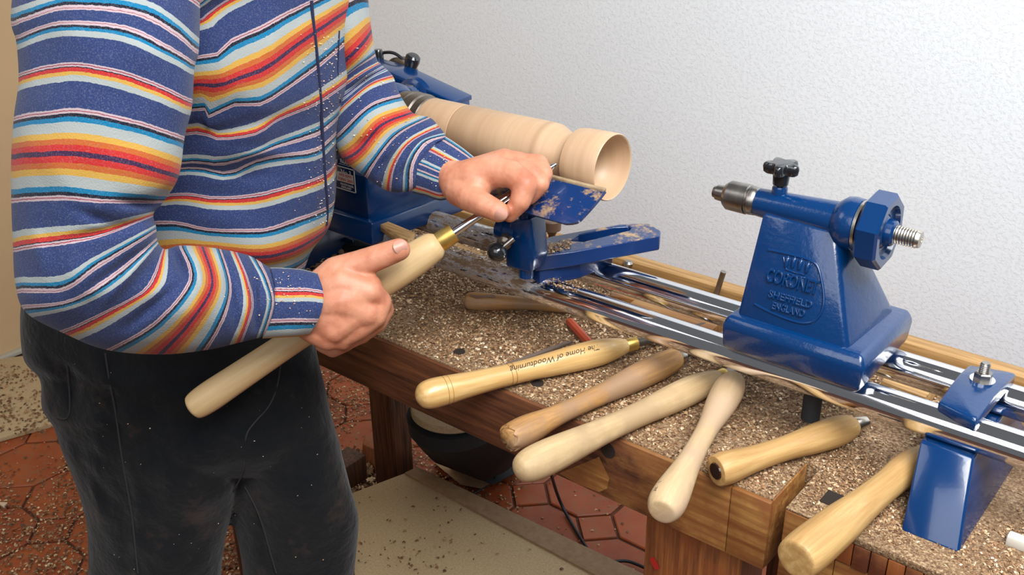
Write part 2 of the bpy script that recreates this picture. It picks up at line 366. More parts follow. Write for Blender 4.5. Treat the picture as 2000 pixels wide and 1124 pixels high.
# rows of picture points with a distance each become a closed, rounded tube
def cr(p0, p1, p2, p3, t): return .5 * ((2 * p1) + (-p0 + p2) * t + (2 * p0 - 5 * p1 + 4 * p2 - p3) * t * t + (-p0 + 3 * p1 - 3 * p2 + p3) * t ** 3)
def loft(rows, per=10, n=44, nz=None, creases=(), tail=None, uvmode='s', power=.5):
    """rows: (s, [(px,py)*4], d_left, d_right, thick)"""
    K = len(rows); A = np.array([[r[0]] + [c for p in r[1] for c in p] + [r[2], r[3], r[4]] for r in rows], float)
    out = []
    for i in range(K - 1):
        for j in range(per):
            t = j / per; a = cr(A[max(i - 1, 0)], A[i], A[i + 1], A[min(i + 2, K - 1)], t); a[0] = A[i][0] * (1 - t) + A[i + 1][0] * t; out.append(a)
    out.append(A[-1]); V = []; UV = []; h = n // 2
    for a in out:
        s = a[0]; m = (len(a) - 4) // 2; P = a[1:1 + 2 * m].reshape(m, 2); dl, dr, th = a[-3:]
        L = np.r_[0, np.cumsum(np.linalg.norm(np.diff(P, axis=0), axis=1))]; L /= L[-1]
        for k in range(n):
            ph = PI * k / h; u = (1 - math.cos(ph)) / 2; u = min(max(u, 0), 1)
            seg = min(int(np.searchsorted(L, u, 'right')) - 1, m - 2); seg = max(seg, 0); tt = (u - L[seg]) / max(L[seg + 1] - L[seg], 1e-9)
            q = cr(P[max(seg - 1, 0)], P[seg], P[seg + 1], P[min(seg + 2, m - 1)], tt)
            sn = math.sin(ph); d = dl + (dr - dl) * u - th * (abs(sn) ** (2 * power)) * (1 if sn >= 0 else -1)
            front = sn > 0
            if front:
                for (x1, y1, x2, y2, wd, dp) in creases:
                    ex, ey = x2 - x1, y2 - y1; tt2 = max(0, min(1, ((q[0] - x1) * ex + (q[1] - y1) * ey) / (ex * ex + ey * ey)))
                    dd = math.hypot(q[0] - x1 - tt2 * ex, q[1] - y1 - tt2 * ey); d += dp * math.exp(-(dd / wd) ** 2) * min(1, sn * 2.5) * (1 - .7 * abs(2 * tt2 - 1))
            p = PD(q[0], q[1], d)
            if nz: d2 = nz[0] * noise.noise(p * nz[1]) * sn + nz[0] * .4 * noise.noise(p * nz[1] * 2.7 + Vector((5, 1, 2))) * sn; p = PD(q[0], q[1], d + (d2 if front else -d2))
            V.append(p); UV.append((s, u) if uvmode == 's' else (uvmode(u), s))
    rowsn = len(out)
    if tail:
        base = V[-n:]; c = sum(base, Vector()) / n
        for (dz, sc) in tail:
            for k in range(n): V.append(c + (base[k] - c) * sc + Vector((0, 0, -dz))); UV.append((out[-1][0], .5))
            rowsn += 1
    F = []
    for i in range(rowsn - 1):
        for k in range(n):
            k2 = (k + 1) % n; F.append((i * n + k, i * n + k2, (i + 1) * n + k2, (i + 1) * n + k))
    F.append(tuple(range(n))[::-1]); F.append(tuple((rowsn - 1) * n + k for k in range(n)))
    me = mesh('m', V, F); uvl = me.uv_layers.new(name='UVMap')
    vi = np.empty(len(me.loops), int); me.loops.foreach_get('vertex_index', vi)
    uvl.data.foreach_set('uv', np.array(UV)[vi].ravel())
    return fixn(me)
def flakes(name, P, N, size, mat, curl=.6, parent=None, aspect=(.35, .8), lift=.3):
    """thin curled chips, one mesh; P Nx3 places, size Nx"""
    n = len(P); V = []; F = []
    yaw = rng.uniform(0, 2 * PI, n); tilt = rng.normal(0, lift, n); asp = rng.uniform(*aspect, n); cu = rng.uniform(.1, curl, n)
    for i in range(n):
        a = size[i]; b = a * asp[i]; h = a * cu[i]
        c, s_ = math.cos(yaw[i]), math.sin(yaw[i]); tz = math.sin(tilt[i]); b0 = len(V)
        for (x, z) in ((-.5, 0), (-.18, 1), (.18, 1), (.5, 0)):
            for y in (-.5, .5):
                X = x * a; Y = y * b; Z = z * h * .5 + y * b * tz + abs(tz) * b * .5 + .0004
                V.append((P[i][0] + X * c - Y * s_, P[i][1] + X * s_ + Y * c, P[i][2] + Z))
        for k in (0, 2, 4): F.append((b0 + k, b0 + k + 1, b0 + k + 3, b0 + k + 2))
    return link(name, mesh(name, V, F), mat, parent)
ZB = CAMZ - .66          # bench top
ZR = CAMZ - .5734        # tube axis height
Y1, Y2, YC, ZA, RR = .9434, 1.0303, .9868, CAMZ - .402, .018
# ================================================================== THE ROOM
me = mesh('wall', [(-2.66, 2.15, 0), (2.6, 2.15, 0), (2.6, 2.15, 2.7), (-2.66, 2.15, 2.7), (-2.66, 2.25, 0), (2.6, 2.25, 0), (2.6, 2.25, 2.7), (-2.66, 2.25, 2.7)],
          [(0, 1, 2, 3), (4, 7, 6, 5), (0, 4, 5, 1), (3, 2, 6, 7), (0, 3, 7, 4), (1, 5, 6, 2)])
meta(link('wall_back', fixn(me), M['wall']), kind='structure')
meta(box('wall_left', (-2.76, -1.5, 0), (-2.66, 2.15, 2.7), M['tan'], bev=0), kind='structure')
meta(box('baseboard_left', (-2.66, -1.5, 0), (-2.64, 2.15, .012), M['grey_trim'], bev=.002), kind='structure')
floor = meta(box('floor', (-2.76, -1.6, -.06), (2.6, 2.2, -.006), M['grout'], bev=0), kind='structure')
side = .075; W = side * (1 + math.sqrt(2)); g = .004; X0, Y0 = -.938, 1.4225
def ngon_me(pts, z0, z1):
    n = len(pts); V = [(x, y, z1) for x, y in pts]; c = np.mean(np.array(pts), axis=0)
    V = [(c[0] + (x - c[0]) * .97, c[1] + (y - c[1]) * .97, z1) for x, y in pts] + [(x, y, z1 - .002) for x, y in pts] + [(x, y, z0) for x, y in pts]
    F = [tuple(range(n))] + [(i, (i + 1) % n, n + (i + 1) % n, n + i) for i in range(n)] + [(n + i, n + (i + 1) % n, 2 * n + (i + 1) % n, 2 * n + i) for i in range(n)]
    return fixn(mesh('tile', V, F))
R8 = side / (2 * math.sin(PI / 8)) - g; R4 = side / math.sqrt(2) - g * .8
octm = ngon_me([(R8 * math.cos(PI / 8 + k * PI / 4), R8 * math.sin(PI / 8 + k * PI / 4)) for k in range(8)], -.006, 0)
sqm = ngon_me([(R4 * math.cos(k * PI / 2), R4 * math.sin(k * PI / 2)) for k in range(4)], -.006, 0)
octm.materials.append(M['tile']); sqm.materials.append(M['tile'])
for i in range(-11, 5):
    for j in range(-6, 5):
        cx, cy = X0 + (i + .5) * W, Y0 + (j + .5) * W
        if cx > -2.6 and cy < 2.08 and cx < -.2:
            o = bpy.data.objects.new('floor_tile', octm); col.objects.link(o); o.location = (cx, cy, random.uniform(-.001, .0008)); o.parent = floor
        cx, cy = X0 + i * W, Y0 + j * W
        if cx > -2.6 and cy < 2.1 and cx < -.2:
            o = bpy.data.objects.new('inset_tile', sqm); col.objects.link(o); o.location = (cx, cy, random.uniform(-.001, .001)); o.parent = floor
# ================================================================== BENCH
bench = empty('workbench', (-.4, 1.0, 0), 'heavy old wooden workbench strewn with shavings, carrying the blue lathe', 'workbench')
YF, YBK = .830, 1.235
XE = -.329
TH = .09
hole_tops = [(.83, .915), (.915, 1.0), (1.0, 1.085), (1.085, 1.155), (1.155, 1.235)]
for k, (a, b_) in enumerate(hole_tops):
    x1 = XE if k == 0 else .75
    z0 = ZB - TH if k == 0 else ZB - .045
    box('top_plank', (-1.42, a + .0008, z0 if k else ZB - TH), (x1 if k else XE - .001, b_ - .0008, ZB - .0004 * k), M['bench_top'], bench, .0015)
# apron facing and end block with their own grain
box('apron_board', (-1.425, YF - .006, ZB - TH), (XE - .045, YF + .0005, ZB - .0015), M['apron'], bench, .001)
box('end_face', (XE - .0008, YF + .0008, ZB - TH), (XE + .0012, YF + .084, ZB - .0012), M['bench_light'], bench, .0004)
box('end_block', (XE - .0445, YF - .0066, ZB - TH), (XE + .001, YF + .0005, ZB - .0012), M['bench_light'], bench, .0015)
# pale patch where the stain has worn off on the apron
hull('worn_patch', [PY(px, py, YF - .007) for px, py in ((1092, 925), (1170, 893), (1190, 935), (1186, 955), (1170, 962), (1125, 945))] + [PY(px, py, YF - .004) for px, py in ((1092, 925), (1170, 893), (1190, 935), (1170, 962))], M['bench_light'], bench, 0)
# vice cheek to the right of the gap, with a comb joint
box('vice_cheek', (XE + .016, YF - .004, ZB - .11), (-.255, YF + .085, ZB - .0032), M['bench_light'], bench, .0015)
box('cheek_top', (XE + .016, YF - .003, ZB - .003), (-.2555, YF + .085, ZB - .0003), M['bench_top'], bench, .001)
for k in range(22):
    x = -.2545 + k * .0172
    box('joint_finger', (x, YF - .0055 - (k % 2) * .0008, ZB - .036 - (k % 3) * .001), (x + .0160, YF + .03, ZB - .0085), M['bench_front' if k % 3 else 'leg_light'], bench, .0006)
box('vice_jaw', (-.2545, YF - .0042, ZB - .13), (.5, YF + .085, ZB - .0375), M['bench_light'], bench, .0015)
box('top_strip', (-.2545, YF - .006, ZB - .008), (.5, YF + .085, ZB + .0003), M['bench_top'], bench, .0015)
# square dog hole: a flat plate, coloured dark for the shade inside
q = PZ(1632, 978, ZB); HQ = q.copy()
box('dog_hole_shade', (q.x - .013, q.y - .012, ZB - .004), (q.x + .013, q.y + .012, ZB + .0008), simple('hole_shade', (.02, .012, .008), .9), bench, .0005)
for (px, py) in ((897, 688), (1050, 750)):
    q = PZ(px, py, ZB); lathe('dog_hole_shade', (q.x, q.y, ZB - .003), (0, 0, 1), [(0, .008), (.004, .008)], bpy.data.materials['hole_shade'], bench, 20)  # round dog holes as flat discs, their shade put into the colour
q = PY(1188, 880, YF - .006)
lathe('bolt_hole_shade', (q.x, q.y + .004, q.z), (0, -1, 0), [(0, .010), (.005, .010)], bpy.data.materials['hole_shade'], bench, 20)  # bolt hole as a thin disc, dark colour for its inner shade
# legs
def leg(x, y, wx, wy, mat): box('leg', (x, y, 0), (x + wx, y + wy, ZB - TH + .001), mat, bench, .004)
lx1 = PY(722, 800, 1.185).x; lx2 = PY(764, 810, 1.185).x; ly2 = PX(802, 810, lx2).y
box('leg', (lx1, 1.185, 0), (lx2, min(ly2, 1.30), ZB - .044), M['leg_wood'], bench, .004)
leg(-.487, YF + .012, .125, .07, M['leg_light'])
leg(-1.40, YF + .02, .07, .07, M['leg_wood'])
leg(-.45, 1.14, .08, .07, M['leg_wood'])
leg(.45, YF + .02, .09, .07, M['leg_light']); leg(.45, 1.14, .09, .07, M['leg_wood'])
box('stretcher', (-1.395, YF + .09, .10), (-1.34, 1.15, .16), M['leg_wood'], bench, .003)
hull('paint_spot', [PY(px, py, YF + .0105) for px, py in ((1268, 1093), (1276, 1088), (1284, 1100), (1288, 1112), (1279, 1114))] + [PY(1276, 1100, YF + .013)], M['red_paint'], bench, 0)
# back lip
box('back_lip', (-1.42, 1.215, ZB - .0010), (.75, 1.242, ZB + .020), M['batten'], bench, .002)
# ================================================================== LATHE
lat = empty('wood_lathe', (-.55, YC, ZB), 'blue cast woodturning lathe with two polished steel bed tubes, bolted on the bench', 'lathe')
for y in (Y1, Y2):
    lathe('bed_tube', (-1.5, y, ZR), (1, 0, 0), [(0, RR - .002), (.002, RR), (1.9, RR)], M['chrome_dusty'], lat, 64)
# --- headstock
hs = box('headstock', (-1.27, .918, ZR + .006), (-1.018, 1.088, ZR + .10), M['blue_smooth'], lat, .006)
hull('base_flange', [(-1.30, .905, ZR + .002), (-1.0, .905, ZR + .002), (-.985, 1.10, ZR + .002), (-1.30, 1.10, ZR + .002), (-1.30, .910, ZR + .034), (-1.004, .910, ZR + .034), (-.990, 1.096, ZR + .034), (-1.30, 1.096, ZR + .034)], M['blue_smooth'], hs, .003)
hull('spindle_housing', [(-1.25, .925, ZR + .09), (-1.02, .925, ZR + .09), (-1.02, 1.08, ZR + .09), (-1.25, 1.08, ZR + .09), (-1.24, .95, ZA + .035), (-1.03, .95, ZA + .030), (-1.03, 1.05, ZA + .030), (-1.24, 1.05, ZA + .035)], M['blue_smooth'], hs, .008)
lathe('bearing_boss', (-1.03, YC, ZA), (1, 0, 0), [(-.02, .048), (.012, .047), (.022, .040), (.024, .030)], M['blue'], hs, 48)
# sloping belt guard behind
ga = [PY(735, 118, 1.10), PY(800, 137, 1.10), PY(920, 193, 1.10)]
gd = PY(740, 300, 1.09); ga2 = [ga[0], ga[1], ga[2], Vector((ga[2].x, ga[2].y, ga[2].z - .05)), Vector((gd.x, gd.y, gd.z))]
hull('belt_guard', [Vector((p.x, y, p.z)) for p in ga2 for y in (1.066, 1.098)], M['blue'], hs, .003)
hull('guard_rim', [Vector((p.x, y, p.z + dz)) for p in (ga[0], ga[1], ga[2]) for y in (1.058, 1.102) for dz in (-.002, .005)], M['blue_smooth'], hs, .001)
q = PY(800, 200, 1.05); lathe('guard_dome', (q.x, 1.066, q.z), (0, -1, 0), [(0, .036), (.008, .034), (.014, .026), (.016, .012), (.016, .001)], M['blue'], hs, 40)
q = PY(795, 175, 1.045); box('brass_catch', (q.x - .008, q.y - .002, q.z - .006), (q.x + .008, q.y + .006, q.z + .006), M['brass'], hs, .001)
# label plate
pa, pb, pc = PY(658, 322, .917), PY(693, 332, .917), PY(691, 376, .917)
zt, zb_ = pb.z, pc.z; xr = pb.x; xl = xr - .072
box('label_plate', (xl, .9160, zb_), (xr, .9178, zt), M['blue_smooth'], hs, .0004)
fr = []
for lo, hi in (((xl, zt - .0012), (xr, zt)), ((xl, zb_), (xr, zb_ + .0012)), ((xr - .0012, zb_), (xr, zt)), ((xl, zb_), (xl + .0012, zt))):
    fr.append(box_me((lo[0], .9152, lo[1]), (hi[0], .9162, hi[1])))
link('label_border', join_me(fr), M['white_plate'], hs)
def tx(s, x, z, size, ext=.0003, y=.9156): return text_me(s, size, ext, basis((x, y, z), (1, 0, 0), (0, 0, 1)))
link('label_lettering', join_me([tx('No 3', xr - .018, zt - .008, .0105), tx('MASTS FAKER', xr - .018, zb_ + .0085, .0045), tx('ENGLAND', xr - .020, zb_ + .0042, .0045), tx('RGE', xr - .022, zt + .0075, .009, y=.9170), tx('_____', xr - .022, zt + .0065, .009, y=.9170)]), M['white_plate'], hs)
link('label_red_panel', join_me([box_me((xr - .040, .9154, zb_ + .0125), (xr - .0035, .9160, zb_ + .0265))]), M['white_plate'], hs)
link('label_red_lettering', join_me([tx('1425 RPM', xr - .0205, zb_ + .0228, .0065, y=.9152), tx('TURN 2000', xr - .0205, zb_ + .0162, .0065, y=.9152)]), M['red_plate'], hs)
# handwheel / motor parts behind the guard
q = PY(786, 160, 1.125)
lathe('motor_wheel', (q.x, 1.115, q.z), (.1, 1, 0), [(0, .034), (.004, .040), (.016, .040), (.020, .034)], M['dark_steel'], hs, 40)
p0, p1 = PY(798, 146, 1.108), PY(810, 100, 1.108)
lathe('knob_handle', p0, p1 - p0, [(0, .007), (.006, .0085), (.026, .0122), (.032, .0115), (.035, .008), (.0355, .001)], M['black'], hs, 24)
p0, p1 = PY(741, 132, 1.108), PY(738, 93, 1.108)
lathe('knob_handle', p0, p1 - p0, [(0, .008), (.004, .0085), (.024, .0085), (.029, .006), (.0295, .001)], M['black'], hs, 24)
tube('drive_cable', [PY(744, 104, 1.12), PY(762, 100, 1.12), PY(782, 110, 1.12), PY(792, 122, 1.12)], .0026, M['cable'], hs)
# spindle chuck holding the work
xw = lambda px, py: PY(px, py, YC).x
lathe('spindle_chuck', (-1.012, YC, ZA), (1, 0, 0), [(0, .018), (.004, .030), (.010, .0395), (.024, .0415), (.030, .0415), (.031, .0385), (.036, .0385), (.037, .041), (.048, .041), (.050, .0385), (.062, .0385), (.064, .036)], M['dark_steel'], hs, 48)
# --- tailstock
ts = hull('tailstock', [(-.437, YC - .0172, ZA - .002), (-.352, YC - .0195, ZA - .002), (-.437, .928, ZR + .055), (-.302, .922, ZR + .045),
                        (-.437, YC + .0172, ZA - .002), (-.352, YC + .0195, ZA - .002), (-.437, 1.046, ZR + .055), (-.296, 1.052, ZR + .045)], M['blue'], lat, .006)
hull('base_block', [Vector((x, y, ZR + z)) for (xa_, xb_, ya_, yb_, z) in ((-.443, -.290, .921, 1.056, .059), (-.447, -.284, .915, 1.062, .048), (-.445, -.286, .916, 1.060, .020), (-.436, -.296, .930, 1.045, .008)) for x in (xa_, xb_) for y in (ya_, yb_)], M['blue'], ts, .004)
lathe('barrel', (-.452, YC, ZA), (1, 0, 0), [(0, .0135), (.002, .0158), (.05, .0182), (.092, .0205), (.094, .0225), (.101, .0280), (.108, .0292), (.117, .0285), (.119, .0262)], M['blue'], ts, 48)
lathe('brass_ring', (-.335, YC, ZA), (1, 0, 0), [(0, .024), (0, .0275), (.004, .0275), (.004, .020), (.008, .016)], M['thread'], ts, 40)
# octagonal handwheel
def octwheel():
    bm = bmesh.new(); x0 = -.3265; th = .024; R = .041
    def ring(x, r, n, ph=PI / 8 + .12): return [bm.verts.new((x, YC + r * math.cos(ph + 2 * PI * k / n), ZA + r * math.sin(ph + 2 * PI * k / n))) for k in range(n)]
    rr = [ring(x0, R * .93, 8), ring(x0 + .0025, R, 8), ring(x0 + th - .0025, R, 8), ring(x0 + th, R * .93, 8)]
    bm.faces.new(rr[0][::-1])
    for a, b_ in zip(rr[:-1], rr[1:]):
        for k in range(8): bm.faces.new((a[k], a[(k + 1) % 8], b_[(k + 1) % 8], b_[k]))
    # dished face: 8-ring to 32-ring
    n = 32; prev = ring(x0 + th, R * .70, n, PI / 8 + .12)
    o8 = rr[3]
    for k in range(8):
        for j in range(4):
            bm.faces.new((o8[k], prev[(4 * k + j + 1) % n], prev[4 * k + j])) if j < 4 else None
        bm.faces.new((o8[k], o8[(k + 1) % 8], prev[(4 * k + 4) % n]))
    for (dx, r) in ((-.005, .66), (-.006, .45), (-.003, .36), (.004, .33), (.006, .27)):
        cur = ring(x0 + th + dx, R * r, n)
        for k in range(n): bm.faces.new((prev[k], prev[(k + 1) % n], cur[(k + 1) % n], cur[k]))
        prev = cur
    bm.faces.new(prev); bmesh.ops.recalc_face_normals(bm, faces=bm.faces[:])
    me = bpy.data.meshes.new('m'); bm.to_mesh(me); bm.free(); return me
link('handwheel', octwheel(), M['blue_smooth'], ts, 25)
sp = [(0, .0085)]
for k in range(14): sp += [(.004 + k * .0028, .0098), (.0054 + k * .0028, .0090)]
sp += [(.0445, .0085), (.0455, .003), (.044, .0028)]
lathe('threaded_spindle', (-.3155, YC, ZA), (1, 0, 0), sp, M['thread'], ts, 32)
lathe('drill_chuck', (-.5025, YC, ZA), (1, 0, 0), [(-.004, .004), (-.003, .0065), (0, .0072), (.001, .0088), (.012, .0095), (.0125, .0135), (.017, .0168), (.040, .0172), (.041, .0158), (.043, .0158), (.044, .0165), (.050, .0160), (.052, .0145), (.056, .0145)], M['steel'], ts, 40)
# star knob
kx = PY(1523, 372, YC).x
zt0 = ZA + .014
lathe('knob_boss', (kx, YC, zt0), (0, 0, 1), [(-.004, .0085), (.008, .0085), (.010, .0075)], M['blue_smooth'], ts, 24)
def star_me():
    V = []; F = []; n = 60
    for (z, sc) in ((0, .82), (.002, .95), (.008, 1.0), (.011, .96), (.0125, .85)):
        for k in range(n):
            th = 2 * PI * k / n; r = (.0165 + .0042 * math.cos(5 * th + .7)) * sc; V.append((kx + r * math.cos(th), YC + r * math.sin(th), zt0 + .0245 + z))
    for i in range(4):
        for k in range(n): F.append((i * n + k, i * n + (k + 1) % n, (i + 1) * n + (k + 1) % n, (i + 1) * n + k))
    F.append(tuple(range(n))[::-1]); F.append(tuple(4 * n + k for k in range(n)))
    return fixn(mesh('m', V, F))
st = lathe_me((kx, YC, zt0 + .009), (0, 0, 1), [(0, .0035), (.003, .0035), (.0032, .0085), (.016, .0095), (.017, .006)], 24)
link('star_knob', join_me([star_me(), st]), M['black'], ts, 40)
# clamp bolt under the tailstock
lathe('clamp_stud', PY(1583, 812, .955) + Vector((0, 0, -.004)), (0, 0, 1), [(0, .0105), (.04, .0105)], M['black_matte'], ts, 24)
# cast lettering on the tailstock front
n1 = Vector((-.437, .928, ZR + .055)); n2 = Vector((-.302, .922, ZR + .045)); n3 = Vector((-.437, YC - .0172, ZA - .002))
ux = (n2 - n1).normalized(); uy = (n3 - n1).normalized(); fn = ux.cross(uy)
def onface(px, py):
    r = ray(px, py); t_ = (n1 - CAM).dot(fn) / r.dot(fn); return CAM + r * t_
def face_text(s, px, py, size, ext=.0012, shx=1.0):
    p = onface(px, py); a, b_ = onface(px - 20, py - 5.4), onface(px + 20, py + 5.4)
    return text_me(s, size, ext, basis(p, (b_ - a), uy) @ Matrix.Diagonal((shx, 1, 1, 1)), bev=.0006)
L = [face_text('CORONET', 1548, 551, .0205, .0022, .60), face_text('SHEFFIELD', 1544, 586, .0108, .0018), face_text('ENGLAND', 1540, 606, .0108, .0018, .74)]
link('cast_lettering', join_me(L), M['blue_smooth'], ts, 40)
cr_parts = []
for k, (px, py) in enumerate(((1537, 513), (1550, 514), (1563, 518), (1577, 524))):
    p = onface(px, py); cr_parts.append(capsule(p - uy * .004, p + uy * .0035, .0022, .0032, 10, 3)); cr_parts.append(capsule(p + uy * .006, p + uy * .0062, .0014, .0014, 8, 3))
for dy in (0, 6):
    a, m_, b_ = onface(1536, 527 + dy), onface(1553, 533 + dy), onface(1571, 537 + dy); cr_parts += [capsule(a, m_, .0011, .0011, 8, 3), capsule(m_, b_, .0011, .0011, 8, 3)]
for a, b_ in (((1530, 503), (1536, 527)), ((1586, 516), (1571, 537))): cr_parts.append(capsule(onface(*a), onface(*b_), .0011, .0011, 8, 3))
link('crown_emblem', join_me(cr_parts), M['blue_smooth'], ts, 180)
rim = [(1500, 488), (1540, 496), (1590, 510), (1602, 530), (1612, 590), (1600, 622), (1578, 634), (1540, 626), (1482, 600), (1474, 594)]
tube('panel_ridge', [onface(*p) for p in rim], .0016, M['blue_smooth'], ts)
# --- tool rest assembly (banjo)
zs = ZR + .020
sadd = [PZ(*p, zs + .012) for p in ((992, 498), (1054, 530), (1133, 512), (1197, 488), (1190, 470), (1060, 470))]
bj = prism('tool_rest_saddle', sadd, Vector((0, 0, -.024)), M['blue_dusty'], lat, .002)
arm_top = [PZ(*p, zs + .034) for p in ((1028, 488), (1046, 502), (1120, 492), (1289, 461), (1291, 451), (1266, 436), (1210, 438), (1130, 452), (1075, 462))]
def slotted(poly, slot, th):
    bm = bmesh.new(); 
    o = [bm.verts.new(p) for p in poly]; s_ = [bm.verts.new(p) for p in slot]
    eds = [bm.edges.new((o[i], o[(i + 1) % len(o)])) for i in range(len(o))] + [bm.edges.new((s_[i], s_[(i + 1) % len(s_)])) for i in range(len(s_))]
    r = bmesh.ops.triangle_fill(bm, edges=eds, use_beauty=True)
    fs = [g for g in r['geom'] if isinstance(g, bmesh.types.BMFace)]
    e = bmesh.ops.extrude_face_region(bm, geom=fs); bmesh.ops.translate(bm, vec=(0, 0, -th), verts=[g for g in e['geom'] if isinstance(g, bmesh.types.BMVert)])
    bmesh.ops.recalc_face_normals(bm, faces=bm.faces[:]); me = bpy.data.meshes.new('m'); bm.to_mesh(me); bm.free(); return me
slot = [PZ(*p, zs + .034) for p in ((1112, 470), (1140, 472), (1228, 450), (1233, 445), (1228, 442), (1200, 444), (1130, 458))]
ar = link('slotted_arm', slotted(arm_top, slot, .021), M['blue_dusty'], bj, 35)
bmod = ar.modifiers.new('b', 'BEVEL'); bmod.width = .0018; bmod.segments = 2; bmod.limit_method = 'ANGLE'
# upright
up = [PY(1000, 430, .905), PY(1040, 425, .905), PY(1047, 505, .905), PY(1040, 532, .905), PY(992, 520, .905), PY(988, 470, .905)]
hull('upright', [Vector((p.x, y, p.z)) for p in up for y in (.900, .932)], M['blue'], bj, .004)
c0 = PY(992, 455, .905)
lathe('split_clamp', (c0.x - .012, .913, c0.z), (1, 0, 0), [(-.006, .006), (-.006, .015), (.004, .016), (.006, .013), (.008, .013), (.010, .016), (.026, .016)], M['blue'], bj, 32)
lathe('clamp_nut', (c0.x + .004, .897, c0.z - .006), (.35, -1, -.1), [(-.01, .009), (.010, .0095), (.012, .007), (.014, .004)], M['dark_steel'], bj, 24)
pA, pB = PY(1003, 466, .885), PY(972, 492, .868)
rod('lever_arm', pA, pB, .0038, M['steel'], bj, 16, .0028)
lathe('ball_handle', pB - Vector((0, 0, 0)), (pB - pA), [(-.010, .002)] + [(.012 * -math.cos(a) + .001, max(.0128 * math.sin(a), .0005)) for a in np.linspace(.25, PI, 14)], M['black'], bj, 28, 180)
# rest blade: a curved plate
def rest_me():
    xa, xb = PY(1178, 375, .93).x, -.80
    topz = PY(1178, 375, .93).z; V = []; F = []; nu = 24; prof = []
    for k in range(11):
        a = k / 10; y = .934 - .012 * math.sin(a * PI * .9) - .046 * a; z = topz - .031 * a - .004 * math.sin(a * PI)
        prof.append((y, z))
    for s_ in (0, 1):
        for k, (y, z) in enumerate(prof):
            off = (.004 if s_ else 0)
            for i in range(nu + 1):
                u = i / nu; a = k / 10; x = xb + (xa - xb) * u
                cut = (.010 * a ** 1.5 + .012 * max(0, (a - .7) / .3) ** 2) * max(0, (u - .85) / .15)      # rounded end
                V.append((x - cut, y + off * .8, z - off * .8))
    n = nu + 1; K = 11
    for s_ in (0, 1):
        for k in range(K - 1):
            for i in range(nu): b0 = s_ * K * n + k * n + i; F.append((b0, b0 + 1, b0 + n + 1, b0 + n))
    N = K * n
    for k in range(K - 1):
        for i in (0, nu): b0 = k * n + i; F.append((b0, b0 + n, b0 + n + N, b0 + N))
    for k in (0, K - 1):
        for i in range(nu): b0 = k * n + i; F.append((b0, b0 + 1, b0 + 1 + N, b0 + N))
    return fixn(mesh('m', V, F)), xa, xb, topz
rm, xa, xb, topz = rest_me()
rb = link('rest_blade', rm, M['blue_dusty'], bj, 50)
box('rest_edge', (xb, .932, topz - .002), (xa - .001, .9385, topz + .0022), simple('worn_dusty_edge', hexc('9a8468'), .5, .3, c2=hexc('c2ab88'), nsc=60), bj, .0008)
rod('rest_post', (-.722, .912, ZA - .025), (-.722, .912, ZR + .03), .0095, M['blue_smooth'], bj, 24)
# --- bed clamp and foot
cl = [PZ(*p, ZR + .026) for p in ((1832, 786), (1908, 822), (1986, 728), (1893, 712))]
cb = hull('bed_clamp', [p + Vector((0, 0, dz)) for p in cl for dz in (0, -.014)] + [(cl[0] * .6 + cl[3] * .4) + Vector((0, 0, .005)), (cl[1] * .6 + cl[2] * .4) + Vector((0, 0, .005)), (cl[0] * .35 + cl[3] * .65) + Vector((0, 0, .005)), (cl[1] * .35 + cl[2] * .65) + Vector((0, 0, .005))], M['blue'], lat, .003)
cc = sum(cl, Vector()) / 4 + Vector((.002, .012, .005))
lathe('washer', cc, (0, 0, 1), [(0, .0125), (.0022, .0125)], M['chrome'], cb, 32)
lathe('hex_nut', cc + Vector((0, 0, .002)), (0, 0, 1), [(0, .0092), (.0075, .0092), (.0088, .0078)], M['steel'], cb, 6)
tp = [(0, .0052)]
for k in range(6): tp += [(.009 + k * .002, .0053), (.010 + k * .002, .0047)]
lathe('bolt', cc, (0, 0, 1), tp + [(.0215, .004)], M['steel'], cb, 20)
ft = [PY(1800, 846, .924), PY(1907, 872, .924)]
fb = [PZ(1757, 1040, ZB), PZ(1875, 1080, ZB)]; fy_ = (fb[0].y + fb[1].y) / 2; fb = [Vector((p.x, fy_, ZB)) for p in fb]
foot = hull('bed_foot', [Vector((ft[0].x, .924, ZR - RR + .002)), Vector((ft[1].x, .924, ZR - RR + .002)), Vector((ft[0].x, 1.05, ZR - RR + .002)), Vector((ft[1].x, 1.05, ZR - RR + .002)),
                         fb[0], fb[1], Vector((fb[0].x + .0, 1.12, ZB)), Vector((fb[1].x + .004, 1.12, ZB))], M['blue_smooth'], lat, .003)
for x in (-1.22,): hull('bed_foot', [Vector((x, .924, ZR - RR)), Vector((x + .05, .924, ZR - RR)), Vector((x, 1.05, ZR - RR)), Vector((x + .05, 1.05, ZR - RR)), Vector((x - .01, .86, ZB)), Vector((x + .06, .86, ZB)), Vector((x - .01, 1.11, ZB)), Vector((x + .06, 1.11, ZB))], M['blue_smooth'], lat, .003)
# ================================================================== TURNED WORK
x0 = -.949
work = lathe('turned_wood_vessel', (x0, YC, ZA), (1, 0, 0), [(0, .034), (.001, .0375), (.002, .0378), (.058, .0380), (.06, .0380), (.0605, .0372), (.0618, .0381), (.20, .0395), (.2035, .0388), (.205, .0395), (.216, .0385), (.228, .033), (.236, .0312), (.244, .0318), (.250, .036), (.2515, .0398), (.262, .0412), (.282, .0420), (.303, .0422), (.3045, .0410), (.3035, .0395), (.295, .0375), (.280, .0330), (.268, .0250), (.262, .0150), (.260, .002)], M['beech'], None, 72, 40)
meta(work, 'pale turned wooden cylinder with a hollow cup end, held in the lathe', 'turned wood')
